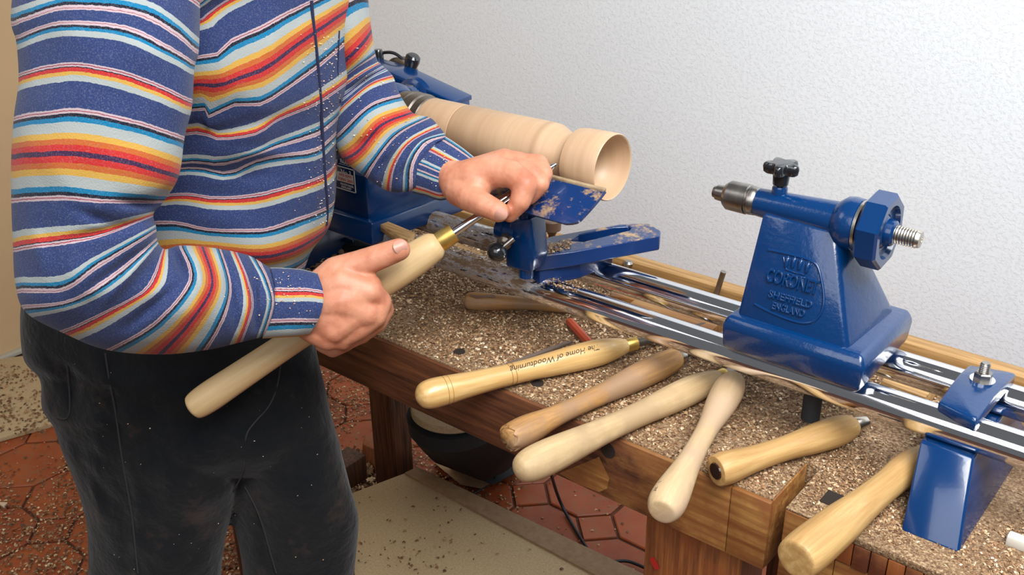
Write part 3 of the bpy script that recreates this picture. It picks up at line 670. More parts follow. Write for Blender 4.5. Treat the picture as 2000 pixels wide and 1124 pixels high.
# ================================================================== HANDLES AND TOOLS
def tool(label, A, B, prof, mat, ferr=None, blade=None, name='turning_tool', group='turning tools lying on the bench', extra=None):
    """A butt end, B ferrule end of the wooden handle (world points); prof: (fraction, radius)"""
    A = Vector(A); B = Vector(B); d = (B - A); Lh = d.length; d.normalize()
    e = empty(name, A, label, 'turning tool', group)
    # grain follows the handle: build along x in its own frame, then turn it
    q = d.to_track_quat('X', 'Z')
    def put(n, prof_, m, seg=36, sm=45, parent=e):
        me = lathe_me((0, 0, 0), (1, 0, 0), prof_, seg)
        o = bpy.data.objects.new(n, me); col.objects.link(o); me.materials.append(m); smooth_by_angle(me, math.radians(sm))
        o.parent = parent; o.rotation_mode = 'QUATERNION'
        if parent is e: o.rotation_quaternion = q
        return o
    # smooth profile by catmull-rom
    P = np.array(prof, float); P[:, 0] *= Lh; out = []
    for i in range(len(P) - 1):
        for j in range(5):
            v = cr(P[max(i - 1, 0)], P[i], P[i + 1], P[min(i + 2, len(P) - 1)], j / 5); out.append((float(v[0]), float(max(v[1], .0004))))
    out.append((float(P[-1][0]), float(P[-1][1])))
    h = put('handle', out, mat)
    if ferr: put('ferrule', [(Lh - .002, ferr[1] * .9), (Lh, ferr[1]), (Lh + ferr[0], ferr[1] * ferr[3] if len(ferr) > 3 else ferr[1]), (Lh + ferr[0], ferr[1] * .5)], ferr[2])
    if blade:
        f0 = Lh + (ferr[0] if ferr else 0) - .002
        put('blade', [(f0, blade[1]), (f0 + blade[0], blade[1])] if len(blade) < 4 else [(f0, blade[1]), (f0 + blade[0] - .012, blade[1]), (f0 + blade[0], blade[1] * .4)], blade[2], 16)
    return e, h, q, Lh
zc = lambda r: ZB + r
def bz(px, py, dz): return PZ(px, py, ZB + dz)
# 1 lettered handle
t1, h1, q1, L1 = tool('golden turned handle with black script lettering and grooved rings', bz(812, 777, .020), bz(1222, 676, .018),
    [(0, .0005), (.006, .0075), (.025, .0145), (.06, .0178), (.12, .0180), (.25, .0155), (.40, .0138), (.52, .0140), (.68, .0165), (.80, .0178), (.88, .0170), (.96, .0130), (1, .0095)], M['ash'], (.016, .0092, M['brass'], .95), (.16, .006, M['dark_steel']))
for fr_ in (.125, .145, .42, .44, .84, .865):
    rr_ = float(np.interp(fr_, [0, .12, .25, .40, .52, .68, .80, .88, .96], [.0178, .0180, .0155, .0138, .0140, .0165, .0178, .0170, .0130])) + .0001
    me = lathe_me((0, 0, 0), (1, 0, 0), [(fr_ * L1 - .0004, rr_), (fr_ * L1 + .0004, rr_)], 36); o = bpy.data.objects.new('burnt_ring', me); col.objects.link(o); me.materials.append(simple('burnt_line', hexc('9a6a38'), .6)); o.parent = h1
# script lettering bent round the handle
def wrap_text(s, size, xa_, L_, parent, qd, ang, flip=True, shear=.35, rfun=None):
    me = text_me(s, size, 0, Matrix.Identity(4), shear=shear)
    for v in me.vertices:
        x, y = v.co.x, v.co.y
        X = xa_ - x if flip else xa_ + x; Y = -y if flip else y
        r = rfun(X / L_) + .0004; th = ang + Y / r
        v.co = Vector((X, -r * math.cos(th), r * math.sin(th)))
    o = bpy.data.objects.new('lettering', me); col.objects.link(o); me.materials.append(M['ink']); o.parent = parent; return o
def rf1(f): return float(np.interp(f, [0, .12, .25, .40, .52, .68, .80, .88, .96], [.0178, .0180, .0155, .0138, .0140, .0165, .0178, .0170, .0130]))
wrap_text('The Home of Woodturning', .0112, .635 * L1, L1, h1, q1, 1.0, True, .4, rf1)
# 2 worn handle with a chewed end
t2, h2, _, L2 = tool('worn brown handle with a chipped flat butt, second from the left over the bench edge', bz(992, 858, .017), bz(1322, 700, .018),
    [(0, .0130), (.015, .0160), (.07, .0172), (.13, .0165), (.26, .0125), (.42, .0118), (.56, .0135), (.74, .0168), (.88, .0172), (.97, .0150), (1, .0120)], M['worn'], (.012, .0085, M['thread']), (.12, .006, M['dark_steel']))
for v in h2.data.vertices:
    if v.co.x < .006: v.co.x += .006 * noise.noise(v.co * 240)
# 3 long pale handle
tool('long plain pale handle with a round end, next to the worn brown one', bz(1008, 922, .020), bz(1402, 738, .018),
     [(0, .0005), (.005, .0075), (.02, .0140), (.055, .0182), (.11, .0196), (.20, .0188), (.40, .0150), (.58, .0145), (.76, .0172), (.88, .0168), (.97, .0120), (1, .0095)], M['pale'], (.012, .0085, M['brass']), (.13, .006, M['dark_steel']))
# 4 whitish handle crossing
B4 = bz(1436, 738, .036); A4 = bz(1292, 1002, .018)
t4, h4, q4, L4 = tool('whitish waisted handle lying across the long pale one, small black stamp', A4, B4,
     [(0, .0100), (.008, .0150), (.05, .0190), (.13, .0188), (.30, .0140), (.46, .0118), (.60, .0125), (.76, .0170), (.89, .0182), (.97, .0140), (1, .0080)], M['pale2'])
def rf4(f): return float(np.interp(f, [0, .05, .13, .3, .46, .6, .76, .89, 1], [.015, .019, .0188, .014, .0118, .0125, .017, .0182, .008]))
wrap_text('SORBY', .0055, .075 * L4, L4, h4, q4, 2.25, True, 0, rf4)
# 5 handle with dark glossy hole in the end
t5, h5, _, L5 = tool('short yellow handle with a dark glossy cavity in its butt, right of the whitish one', bz(1398, 921, .018), bz(1668, 832, .018),
     [(0, .0150), (.01, .0170), (.08, .0180), (.22, .0150), (.38, .0135), (.52, .0138), (.70, .0165), (.86, .0172), (.96, .0145), (1, .0105)], M['oak'], (.018, .0095, M['thread'], .7), None)
me = lathe_me((0, 0, 0), (1, 0, 0), [(-.0012, .0005), (-.0012, .009), (.001, .0105), (.003, .0105)], 24); o = bpy.data.objects.new('dark_end_plug', me); col.objects.link(o); me.materials.append(simple('dark_resin', (.035, .012, .006), .08, coat=1)); o.parent = h5; smooth_by_angle(me, .8); meta(o, 'dark glossy resin-like end')
# 6 big handle lower right
tool('thick flat-ended handle nearest the camera, its far end behind the blue foot', bz(1553, 1096, .023), bz(1803, 890, .020),
     [(0, .0130), (.003, .0185), (.02, .0208), (.10, .0218), (.30, .0202), (.50, .0165), (.70, .0155), (.82, .0172), (.92, .0160), (1, .0110)], M['oak'], (.012, .009, M['brass']), (.05, .006, M['dark_steel']))
# 7 handle behind under the tube
t7, h7, _, L7 = tool('small varnished handle on the shavings, half hidden under the front bed tube', bz(908, 588, .012), bz(1135, 598, .012),
     [(0, .0060), (.01, .0100), (.05, .0130), (.15, .0135), (.35, .0110), (.6, .0095), (.85, .0110), (1, .0085)], M['worn'], (.01, .007, M['brass']), (.08, .004, M['dark_steel']))
hull('finger_flute', [PZ(px, py, ZB + .0245) for px, py in ((916, 578), (925, 572), (965, 576), (968, 580), (930, 583))] + [PZ(940, 578, ZB + .020)], simple('flute', hexc('6d4526'), .4), t7, 0)
# held gouge
TIP = PY(1086, 321, .930); BUT = PD(372, 800, 1.205)
gd_ = (TIP - BUT).normalized(); Lg = (TIP - BUT).length
HE = BUT + gd_ * (Lg * .680)
te, he, _, Lh_ = tool('long pale-handled gouge with brass ferrule, gripped in both hands', BUT, HE,
     [(0, .0060), (.004, .0120), (.02, .0165), (.08, .0185), (.20, .0175), (.42, .0160), (.60, .0175), (.80, .0205), (.90, .0205), (.965, .0185), (.985, .0165), (1, .0120)], M['held'], (.021, .0125, M['brass'], .95), (Lg * .32 - .019, .0052, M['chrome'], 1), 'turning_gouge', None)
te.pop('group', None) if 'group' in te else None
# ================================================================== THE TURNER
man = empty('person', (-1.1, .62, 0), 'person in a multicoloured striped shirt and black jeans leaning over the lathe with a gouge', 'person')
sl_rows = [
 (-2.35, [(110, -340), (170, -362), (250, -352), (330, -300)], 1.02, 1.06, .060),
 (-2.0, [(60, -235), (130, -265), (240, -258), (362, -190)], .99, 1.03, .075),
 (-1.5, [(35, -95), (140, -125), (265, -110), (388, -35)], .97, 1.00, .080),
 (-1.1, [(21, 32), (140, -2), (290, 15), (389, 90)], .96, .99, .080),
 (-.9, [(32, 84), (125, 57), (255, 71), (380, 134)], .96, .98, .080),
 (-.58, [(36, 158), (142, 140), (255, 160), (375, 209)], .96, .98, .078),
 (-.342, [(27, 228), (142, 213), (255, 232), (361, 267)], .96, .98, .078),
 (0, [(22, 306), (142, 301), (250, 318), (349, 345)], .965, .985, .078),
 (.342, [(22, 397), (107, 391), (200, 397), (318, 396)], .975, .995, .074),
 (.59, [(25, 477), (107, 464), (196, 452), (300, 418)], .985, 1.00, .072),
 (.9, [(30, 556), (122, 552), (185, 512), (305, 444)], .99, 1.00, .070),
 (1.1, [(52, 612), (142, 594), (222, 552), (308, 472)], 1.0, 1.01, .068),
 (1.41, [(132, 655), (214, 614), (297, 563), (322, 487)], 1.02, 1.03, .064),
 (1.66, [(208, 684), (300, 631), (368, 548), (350, 480)], 1.04, 1.05, .060),
 (2.0, [(312, 693), (365, 637), (414, 560), (396, 482)], 1.065, 1.07, .056),
 (2.34, [(405, 684), (438, 625), (452, 560), (432, 487)], 1.085, 1.09, .050),
 (2.6, [(466, 670), (488, 602), (480, 548), (458, 492)], 1.10, 1.105, .046),
 (2.9, [(508, 660), (527, 592), (515, 545), (492, 502)], 1.115, 1.12, .040),
 (3.03, [(525, 655), (541, 600), (537, 560), (527, 524)], 1.125, 1.13, .034)]
to_rows = [
 (-2.6, [(330, -300), (370, -322), (420, -336), (470, -340), (520, -336), (570, -320), (600, -290)], 1.10, 1.14, .09),
 (-2.2, [(210, -250), (300, -280), (390, -298), (460, -302), (540, -300), (620, -290), (690, -260)], 1.10, 1.18, .11),
 (-1.5, [(160, -120), (280, -120), (380, -135), (450, -155), (520, -180), (610, -205), (712, -190)], 1.11, 1.20, .13),
 (-1.0, [(140, 10), (280, 30), (370, 5), (430, -35), (500, -60), (600, -108), (705, -130)], 1.13, 1.22, .135),
 (-.59, [(140, 70), (374, 46), (410, 30), (440, 8), (500, -20), (600, -60), (702, -80)], 1.15, 1.24, .135),
 (-.342, [(140, 130), (392, 108), (428, 96), (448, 77), (516, 46), (601, 3), (700, -38)], 1.16, 1.25, .135),
 (0, [(140, 200), (388, 165), (425, 168), (470, 152), (523, 131), (606, 70), (697, 8)], 1.18, 1.26, .135),
 (.342, [(140, 262), (382, 216), (403, 232), (460, 208), (516, 204), (612, 140), (692, 74)], 1.20, 1.28, .135),
 (.59, [(140, 300), (367, 254), (427, 266), (498, 255), (545, 228), (619, 194), (686, 148)], 1.22, 1.29, .135),
 (.9, [(140, 345), (356, 313), (427, 315), (490, 300), (534, 281), (619, 250), (671, 212)], 1.24, 1.31, .14),
 (1.1, [(140, 372), (356, 335), (445, 344), (498, 322), (545, 312), (619, 302), (664, 262)], 1.25, 1.32, .14),
 (1.41, [(140, 425), (331, 388), (416, 393), (480, 392), (534, 383), (630, 352), (659, 322)], 1.27, 1.33, .14),
 (1.66, [(140, 465), (306, 432), (409, 446), (470, 448), (534, 443), (636, 405), (655, 388)], 1.28, 1.34, .14),
 (2.0, [(140, 525), (340, 500), (409, 494), (505, 503), (569, 490), (610, 470), (641, 448)], 1.30, 1.345, .14),
 (2.25, [(130, 575), (330, 550), (409, 540), (480, 536), (540, 528), (585, 512), (608, 492)], 1.31, 1.35, .13),
 (2.5, [(120, 640), (260, 640), (340, 630), (420, 612), (490, 590), (540, 575), (585, 556)], 1.32, 1.36, .12)]
ls_rows = [
 (-.9, [(560, -130), (610, -160), (660, -165), (705, -120)], 1.22, 1.24, .06),
 (-.45, [(610, 10), (650, -30), (690, -45), (716, -30)], 1.235, 1.255, .06),
 (0, [(655, 135), (690, 104), (712, 80), (726, 60)], 1.27, 1.28, .055),
 (.40, [(650, 172), (690, 142), (715, 126), (736, 115)], 1.29, 1.30, .055),
 (1.0, [(648, 205), (685, 178), (720, 150), (752, 132)], 1.30, 1.31, .056),
 (1.41, [(650, 232), (680, 200), (725, 164), (768, 150)], 1.305, 1.31, .056),
 (1.66, [(652, 270), (678, 244), (725, 202), (781, 184)], 1.30, 1.305, .056),
 (2.0, [(670, 312), (702, 294), (745, 245), (806, 220)], 1.285, 1.29, .052),
 (2.34, [(716, 348), (738, 312), (778, 264), (840, 230)], 1.27, 1.27, .048),
 (2.6, [(757, 373), (768, 322), (800, 277), (857, 247)], 1.255, 1.255, .044),
 (2.9, [(792, 375), (797, 320), (825, 277), (869, 262)], 1.24, 1.24, .038),
 (3.0, [(812, 370), (815, 322), (838, 287), (870, 270)], 1.235, 1.235, .033)]
shirt = link('shirt', loft(to_rows, 10, 72, (.012, 9), creases=[(380, 270, 560, 225, 16, .008), (380, 330, 520, 345, 14, .008), (400, 60, 420, 250, 14, .010), (540, 60, 500, 220, 16, -.006), (440, 300, 600, 300, 12, -.007), (560, 180, 600, 420, 14, .006)]), M['cloth'], man, 180)
meta(shirt, 'blue flannel shirt with serape stripes')
link('sleeve', loft(sl_rows, 12, 72, (.010, 11), creases=[(300, 395, 360, 380, 14, .03), (240, 395, 310, 402, 10, .02), (180, 560, 310, 470, 9, .010), (300, 480, 200, 600, 10, -.009), (130, 470, 290, 430, 9, .008), (250, 640, 345, 560, 10, .010),
    (330, 470, 372, 560, 8, .016), (380, 490, 400, 600, 9, -.008), (440, 510, 462, 640, 8, .012), (495, 510, 500, 640, 8, .014), (60, 420, 90, 560, 16, -.008), (150, 410, 230, 440, 9, .008)]), M['cloth'], shirt, 180)
link('sleeve', loft(ls_rows, 12, 56, (.008, 13), creases=[(670, 300, 790, 240, 10, .010), (680, 180, 745, 140, 8, .014), (735, 350, 765, 290, 7, .012), (780, 370, 800, 300, 7, .012), (760, 200, 830, 245, 9, -.006)]), M['cloth'], shirt, 180)
cuff_r = [(0, [(512, 662), (532, 620), (540, 575), (528, 523)], 1.118, 1.125, .030), (.3, [(545, 660), (562, 622), (570, 575), (560, 524)], 1.125, 1.13, .030), (.7, [(580, 658), (600, 620), (605, 575), (592, 527)], 1.132, 1.135, .030), (1, [(603, 655), (625, 618), (632, 575), (620, 534)], 1.14, 1.14, .029)]
link('cuff', loft(cuff_r, 6, 44, (.002, 20), uvmode=lambda u: .13 + .72 * u), M['cloth'], shirt, 180)
cuff_l = [(0, [(806, 378), (800, 330), (820, 292), (862, 262)], 1.245, 1.245, .032), (.3, [(832, 384), (825, 335), (845, 300), (882, 274)], 1.24, 1.24, .032), (.7, [(858, 392), (856, 350), (870, 315), (905, 290)], 1.235, 1.235, .031), (1, [(880, 388), (884, 350), (900, 325), (930, 310)], 1.23, 1.23, .028)]
link('cuff', loft(cuff_l, 6, 44, (.002, 20), uvmode=lambda u: .45 + 1.35 * u), M['cloth'], shirt, 180)
# button band down the front
def near(o, px, py, lift=.002):
    """point on object o seen along this direction, raised a little"""
    inv = o.matrix_world.inverted(); bpy.context.view_layer.update(); inv = o.matrix_world.inverted()
    ok, loc, n_, _ = o.ray_cast(inv @ CAM, (inv.to_3x3() @ ray(px, py)).normalized())
    return (o.matrix_world @ loc + n_ * lift) if ok else None
def ribbon(name, o, line, r, mat, parent, lift=.001):
    pts = [near(o, *p, lift) for p in line]; pts = [p for p in pts if p]
    if len(pts) > 2: return tube(name, pts, r, mat, parent)
seam_m = simple('shirt_seam', hexc('1c2140'), .95)
bpy.context.view_layer.update()
line = [(608, 1), (611, 40), (616, 80), (621, 130), (625, 180), (628, 230), (631, 290), (634, 340), (637, 380), (640, 410), (637, 440)]
ribbon('button_band_edge', shirt, line, .0022, seam_m, shirt, .0)
ribbon('pocket_seam', shirt, [(662, 60), (660, 110), (658, 150), (664, 200)], .0009, seam_m, shirt, .0005)
# sawdust flecks on the cloth
# trousers
tr_rows = [
 (0, [(60, 520), (250, 540), (430, 540), (596, 520)], 1.33, 1.35, .11),
 (.5, [(40, 600), (230, 625), (430, 620), (603, 595)], 1.34, 1.36, .12),
 (1, [(45, 700), (230, 720), (430, 715), (620, 695)], 1.36, 1.38, .12),
 (1.4, [(78, 742), (240, 765), (440, 765), (631, 740)], 1.37, 1.39, .12),
 (1.8, [(82, 800), (250, 820), (440, 820), (645, 800)], 1.38, 1.40, .12),
 (2.1, [(112, 845), (260, 860), (440, 860), (656, 845)], 1.39, 1.41, .12),
 (2.5, [(128, 890), (270, 905), (440, 900), (666, 885)], 1.40, 1.42, .11),
 (2.9, [(170, 930), (280, 940), (440, 935), (640, 925)], 1.41, 1.43, .09)]
lgr = [
 (0, [(90, 790), (220, 800), (340, 800), (470, 790)], 1.38, 1.39, .10),
 (1, [(120, 880), (240, 890), (350, 890), (474, 880)], 1.39, 1.40, .10),
 (2, [(150, 955), (250, 965), (350, 965), (470, 950)], 1.41, 1.41, .10),
 (3, [(168, 1020), (260, 1030), (350, 1030), (448, 1020)], 1.43, 1.43, .095),
 (4, [(172, 1080), (260, 1090), (350, 1090), (436, 1080)], 1.455, 1.455, .095),
 (5, [(172, 1150), (260, 1160), (350, 1160), (430, 1150)], 1.48, 1.48, .09)]
lgl = [
 (0, [(400, 790), (480, 800), (560, 800), (642, 790)], 1.40, 1.41, .09),
 (1, [(425, 880), (520, 890), (600, 890), (666, 880)], 1.42, 1.42, .09),
 (2, [(442, 950), (540, 960), (620, 960), (684, 950)], 1.44, 1.44, .09),
 (3, [(452, 1010), (550, 1020), (630, 1020), (700, 1010)], 1.46, 1.46, .085),
 (4, [(467, 1070), (550, 1080), (630, 1080), (697, 1070)], 1.48, 1.48, .085),
 (5, [(478, 1150), (560, 1160), (630, 1160), (688, 1150)], 1.51, 1.51, .08)]
TC = [(95, 700, 150, 745, 12, .020), (150, 830, 230, 815, 14, -.014), (290, 830, 300, 1100, 20, .010), (380, 900, 400, 1120, 22, -.010), (300, 760, 600, 735, 12, .008), (440, 860, 475, 1000, 12, .012), (160, 900, 215, 980, 12, .012),(140, 690, 136, 810, 12, .012), (190, 640, 210, 800, 12, -.010), (210, 720, 235, 900, 12, .010), (85, 740, 150, 760, 12, .010), (120, 860, 200, 900, 14, .012), (180, 860, 190, 1040, 14, -.012), (225, 880, 260, 1110, 12, .008), (470, 700, 440, 900, 14, .008)]
parts = [loft(tr_rows, 6, 60, (.020, 9), TC), loft(lgr, 6, 44, (.020, 9), TC, tail=[(.1, 1), (.25, .95), (.4, .92), (.47, .95)]), loft(lgl, 6, 44, (.012, 8), [(500, 930, 520, 1100, 12, .008), (610, 760, 620, 900, 14, .008)], tail=[(.1, 1), (.22, .95), (.36, .92), (.43, .95)])]
tm = remesh(join_me(parts), .005, 2)
for v in tm.vertices: v.co.z = max(v.co.z, .03)
trs = link('trousers', tm, M['denim'], man, 180); meta(trs, 'black dusty jeans')
bpy.context.view_layer.update()
ribbon('pocket_seam', trs, [(128, 660), (133, 720), (138, 780), (137, 810), (128, 822), (110, 815)], .0013, M['denim_seam'], trs, .0005)
ribbon('side_seam', trs, [(206, 690), (213, 740), (226, 800), (235, 870), (245, 930), (258, 1000), (264, 1060), (270, 1120)], .0013, M['denim_seam'], trs, .0005)
ribbon('fly_seam', trs, [(548, 700), (546, 740), (530, 790), (500, 822), (478, 850), (478, 900), (474, 930), (455, 960)], .0011, M['denim_seam'], trs, .0005)
ribbon('inner_seam', trs, [(478, 950), (498, 985), (515, 1030), (528, 1080), (540, 1120)], .0011, M['denim_seam'], trs, .0005)
# shoes
for cx_px, me_rows in ((300, lgr), (585, lgl)):
    r_ = me_rows[-1]; c = PD(cx_px, 1155, r_[2]); d_ = Vector((.55, .60, 0)).normalized()
    m1 = capsule(c.xy.to_3d() + Vector((0, 0, .05)) - d_ * .06, c.xy.to_3d() + Vector((0, 0, .045)) + d_ * .12, .05, .045, 16, 6)
    sh = remesh(m1, .006, 4)
    for v in sh.vertices: v.co.z = max(v.co.z, .002)
    link('shoe', sh, M['shoe'], man, 180)
# ---- body: one continuous skin surface (arms, hands, trunk, neck and head)
cap = []
def ch(pts):   # chain of (px,py,depth,radius)
    for a, b_ in zip(pts[:-1], pts[1:]): cap.append(capsule(PD(*a[:3]), PD(*b_[:3]), a[3], b_[3]))
ch([(400, 640, 1.37, .09), (420, 350, 1.29, .09), (430, 50, 1.20, .09), (430, -180, 1.15, .085)])
ch([(430, -180, 1.15, .08), (280, -190, 1.05, .055), (150, 100, .99, .045), (120, 540, 1.02, .036), (330, 590, 1.08, .034), (540, 595, 1.130, .026), (612, 598, 1.150, .024)])
ch([(430, -180, 1.15, .08), (640, -150, 1.25, .05), (672, 110, 1.32, .030), (712, 262, 1.32, .028), (850, 325, 1.245, .024), (890, 348, 1.215, .022)])
ch([(430, -200, 1.15, .055), (470, -330, 1.12, .05)])
hc = PD(490, -450, 1.10)
hd = capsule(hc + Vector((-.01, -.01, .03)), hc + Vector((.02, .03, -.05)), .082, .055, 24, 10); cap.append(hd)
fd = Vector((.45, .75, -.25)).normalized(); sd = fd.cross(Vector((0, 0, 1))).normalized(); ud = sd.cross(fd)
cap.append(capsule(hc + fd * .078 + ud * .01, hc + fd * .098 - ud * .022, .008, .013, 10, 4))      # nose
cap.append(capsule(hc + fd * .066 - ud * .052 - sd * .015, hc + fd * .066 - ud * .052 + sd * .015, .008, .008, 10, 4))   # mouth
for s_ in (-1, 1):
    cap.append(capsule(hc + sd * s_ * .078 + ud * .015, hc + sd * s_ * .078 - ud * .02, .012, .009, 10, 4))
    cap.append(capsule(hc + fd * .070 + sd * s_ * .02 + ud * .028, hc + fd * .066 + sd * s_ * .042 + ud * .027, .007, .006, 10, 4))
# right (lower) hand: back of the hand to the camera, fingers wrapped round the handle
D = 1.150
ch([(612, 575, D, .020), (668, 555, D - .004, .021), (720, 570, D - .002, .017), (742, 588, D + .012, .0135)])
ch([(612, 598, D, .023), (670, 590, D - .006, .022), (715, 612, D, .0165), (733, 618, D + .014, .0125)])
ch([(610, 620, D, .022), (655, 622, D - .002, .020), (700, 640, D + .010, .0145)])
ch([(606, 640, D + .004, .017), (640, 656, D + .006, .018), (668, 664, D + .012, .0125)])
ch([(630, 560, D, .018), (690, 580, D - .004, .020), (700, 610, D, .018), (650, 640, D, .020)])
ch([(742, 588, D + .012, .0130), (752, 606, D + .044, .0110), (720, 612, D + .072, .0095), (688, 598, D + .078, .0085)])
ch([(733, 618, D + .014, .0125), (738, 632, D + .045, .0110), (704, 640, D + .074, .0095), (672, 626, D + .080, .0085)])
ch([(700, 640, D + .012, .0120), (708, 655, D + .044, .0105), (680, 664, D + .072, .0095), (652, 650, D + .078, .0085)])
ch([(668, 664, D + .014, .0115), (676, 672, D + .040, .0095), (650, 686, D + .064, .0085), (626, 676, D + .070, .0075)])
ch([(622, 560, D, .018), (656, 532, D + .002, .0185), (700, 517, D + .002, .0165), (744, 501, D - .002, .0150), (779, 488, D - .004, .0135)])
ch([(656, 540, D + .002, .017), (720, 560, D + .002, .0155)])
ch([(742, 590, D + .011, .0140), (730, 616, D + .008, .0155), (700, 638, D + .008, .0155), (666, 658, D + .010, .0145)])
ch([(749, 606, D + .036, .0125), (736, 630, D + .036, .0125), (707, 651, D + .038, .0120), (676, 668, D + .034, .0108)])
# left (upper) hand over the blade
E_ = 1.185
ch([(890, 352, 1.212, .022), (925, 348, E_ + .018, .024), (962, 336, E_ + .012, .021)])
ch([(893, 365, 1.210, .020), (930, 366, E_ + .010, .019)])
ch([(925, 345, E_ + .026, .023), (985, 322, E_ + .024, .019), (1012, 322, E_ + .024, .0165)])
ch([(930, 338, E_ + .040, .020), (985, 316, E_ + .040, .0165)])
ch([(962, 336, E_ + .010, .020), (1000, 340, E_ - .002, .0165), (1026, 362, E_ - .012, .0150), (1016, 394, E_ - .012, .0128), (996, 420, E_ - .004, .0095)])   # index
ch([(1000, 330, E_ + .018, .0165), (1040, 340, E_ + .004, .0140), (1054, 360, E_ - .002, .0120), (1034, 384, E_ + .004, .0105)])   # middle
ch([(1008, 322, E_ + .026, .0150), (1052, 320, E_ + .018, .0120), (1062, 340, E_ + .008, .0115), (1056, 362, E_ + .012, .0100)])   # ring
ch([(985, 316, E_ + .042, .0140), (1030, 318, E_ + .036, .0110), (1050, 334, E_ + .030, .0100), (1046, 356, E_ + .030, .009)])   # little
ch([(898, 372, 1.205, .020), (915, 385, E_ + .004, .0175), (945, 400, E_ - .014, .0148), (974, 414, E_ - .020, .0128)])   # thumb
body_me = remesh(join_me(cap), .0021, 7)
body = link('body', body_me, M['skin'], man, 180); meta(body, 'bare skin of head, forearms and hands')
bpy.context.view_layer.update()
def nail(px, py, ax, ay, a, b_):
    p = near(body, px, py, .0)
    if not p: return
    q1_, q2_ = near(body, px + ax * 8, py + ay * 8, 0), near(body, px - ax * 8, py - ay * 8, 0)
    n_ = (CAM - p).normalized(); t_ = (q1_ - q2_).normalized() if q1_ and q2_ else RT
    s_ = t_.cross(n_).normalized(); n_ = s_.cross(t_).normalized()
    if n_.dot(CAM - p) < 0: n_ = -n_
    V = []; F = []; nr, ns = 6, 20
    for i in range(nr + 1):
        for k in range(ns):
            th = 2 * PI * k / ns; r = i / nr; x = r * math.cos(th); y = r * math.sin(th); xx = (abs(x) ** .8) * (1 if x > 0 else -1)
            V.append(p + t_ * (xx * a) + s_ * (y * b_) + n_ * (.0016 - .0042 * (y * y) - .0012 * max(0, x) ** 2))
    for i in range(nr):
        for k in range(ns): F.append((i * ns + k, i * ns + (k + 1) % ns, (i + 1) * ns + (k + 1) % ns, (i + 1) * ns + k))
    link('fingernail', fixn(mesh('m', V, F)), M['nail'], body, 180)
nail(782, 482, .93, -.36, .0085, .0080)
nail(979, 418, .85, .5, .0078, .0075)
hair = capsule(hc + Vector((-.02, -.02, .045)) - fd * .01, hc + ud * .055 - fd * .02, .088, .07, 20, 8)
link('hair', remesh(hair, .008, 2), M['hair'], man, 180)
# ================================================================== THINGS ROUND THE LATHE
# knob behind the tool rest
p = PY(1078, 452, 1.15); kb = lathe('clamp_knob', Vector((p.x, p.y, ZB)), (0, 0, 1), [(0, .006), (p.z - ZB - .006, .0055), (p.z - ZB, .0085), (p.z - ZB + .003, .014), (p.z - ZB + .018, .015), (p.z - ZB + .0195, .013)], simple('rusty_brown_metal', hexc('6e5545'), .5, .3), None, 28)
meta(kb, 'rusty brown flat-topped knob standing behind the tool rest', 'knob')
p = PZ(1233, 530, ZB); kb = lathe('coach_bolt', Vector((p.x, p.y - .01, ZB)), (0, 0, 1), [(0, .004), (.012, .004), (.013, .007), (.018, .0085), (.021, .005)], M['steel'], None, 20)
meta(kb, 'small steel screw head sticking up beside the back lip', 'bolt')
p = PZ(1404, 580, ZB + .005); kb = rod('metal_peg', Vector((p.x, 1.2, ZB)), Vector((p.x + .012, 1.2, ZB + .055)), .0042, M['steel'], None, 16)
meta(kb, 'short grey metal peg leaning against the back lip', 'peg')
# red pencil
a, b_ = bz(1112, 628, .007), bz(1148, 668, .007)
pc_ = lathe('red_pencil', a, b_ - a, [(0, .004), (.001, .0062), ((b_ - a).length + .03, .0062)], simple('red_brown_paint', hexc('a8452c'), .45), None, 8); meta(pc_, 'red carpenter pencil poking out from under the front bed tube', 'pencil')
# steel rod and black thing at the back left
a, b_ = bz(632, 478, .006), bz(702, 488, .006)
kb = rod('steel_rod', a, b_ + (b_ - a) * .3, .003, M['chrome'], None, 12); meta(kb, 'thin shiny steel rod on the bench behind the rear hand', 'rod')
kb = hull('black_tool_case', [PZ(px, py, ZB + z) for px, py, z in ((560, 470, .002), (655, 500, .002), (760, 500, .002), (750, 460, .002), (610, 440, .002), (580, 462, .018), (650, 480, .018), (730, 482, .018), (640, 452, .018))], M['black_matte'], None, .003); meta(kb, 'low black metal tool lying in shadow under the left end of the tubes', 'tool')
kb = hull('blue_clip', [PZ(px, py, ZB + z) for px, py, z in ((660, 458, .020), (690, 470, .020), (692, 476, .020), (664, 472, .020), (660, 458, .03), (690, 469, .03), (690, 474, .03))], M['blue_smooth'], None, .001); meta(kb, 'small bright blue metal clip on the black tool', 'clip')
# pale block on the tubes beside the headstock
kb = hull('sawn_block', [PZ(px, py, ZR + RR + z) for px, py, z in ((722, 438, 0), (760, 440, .001), (812, 462, .001), (800, 490, 0), (742, 450, 0))] + [PZ(px, py, ZR + RR + .010) for px, py in ((735, 434), (752, 430), (812, 455), (795, 470))], M['stick'], None, .001); meta(kb, 'dusty wooden block lying across the tubes beside the headstock', 'block')
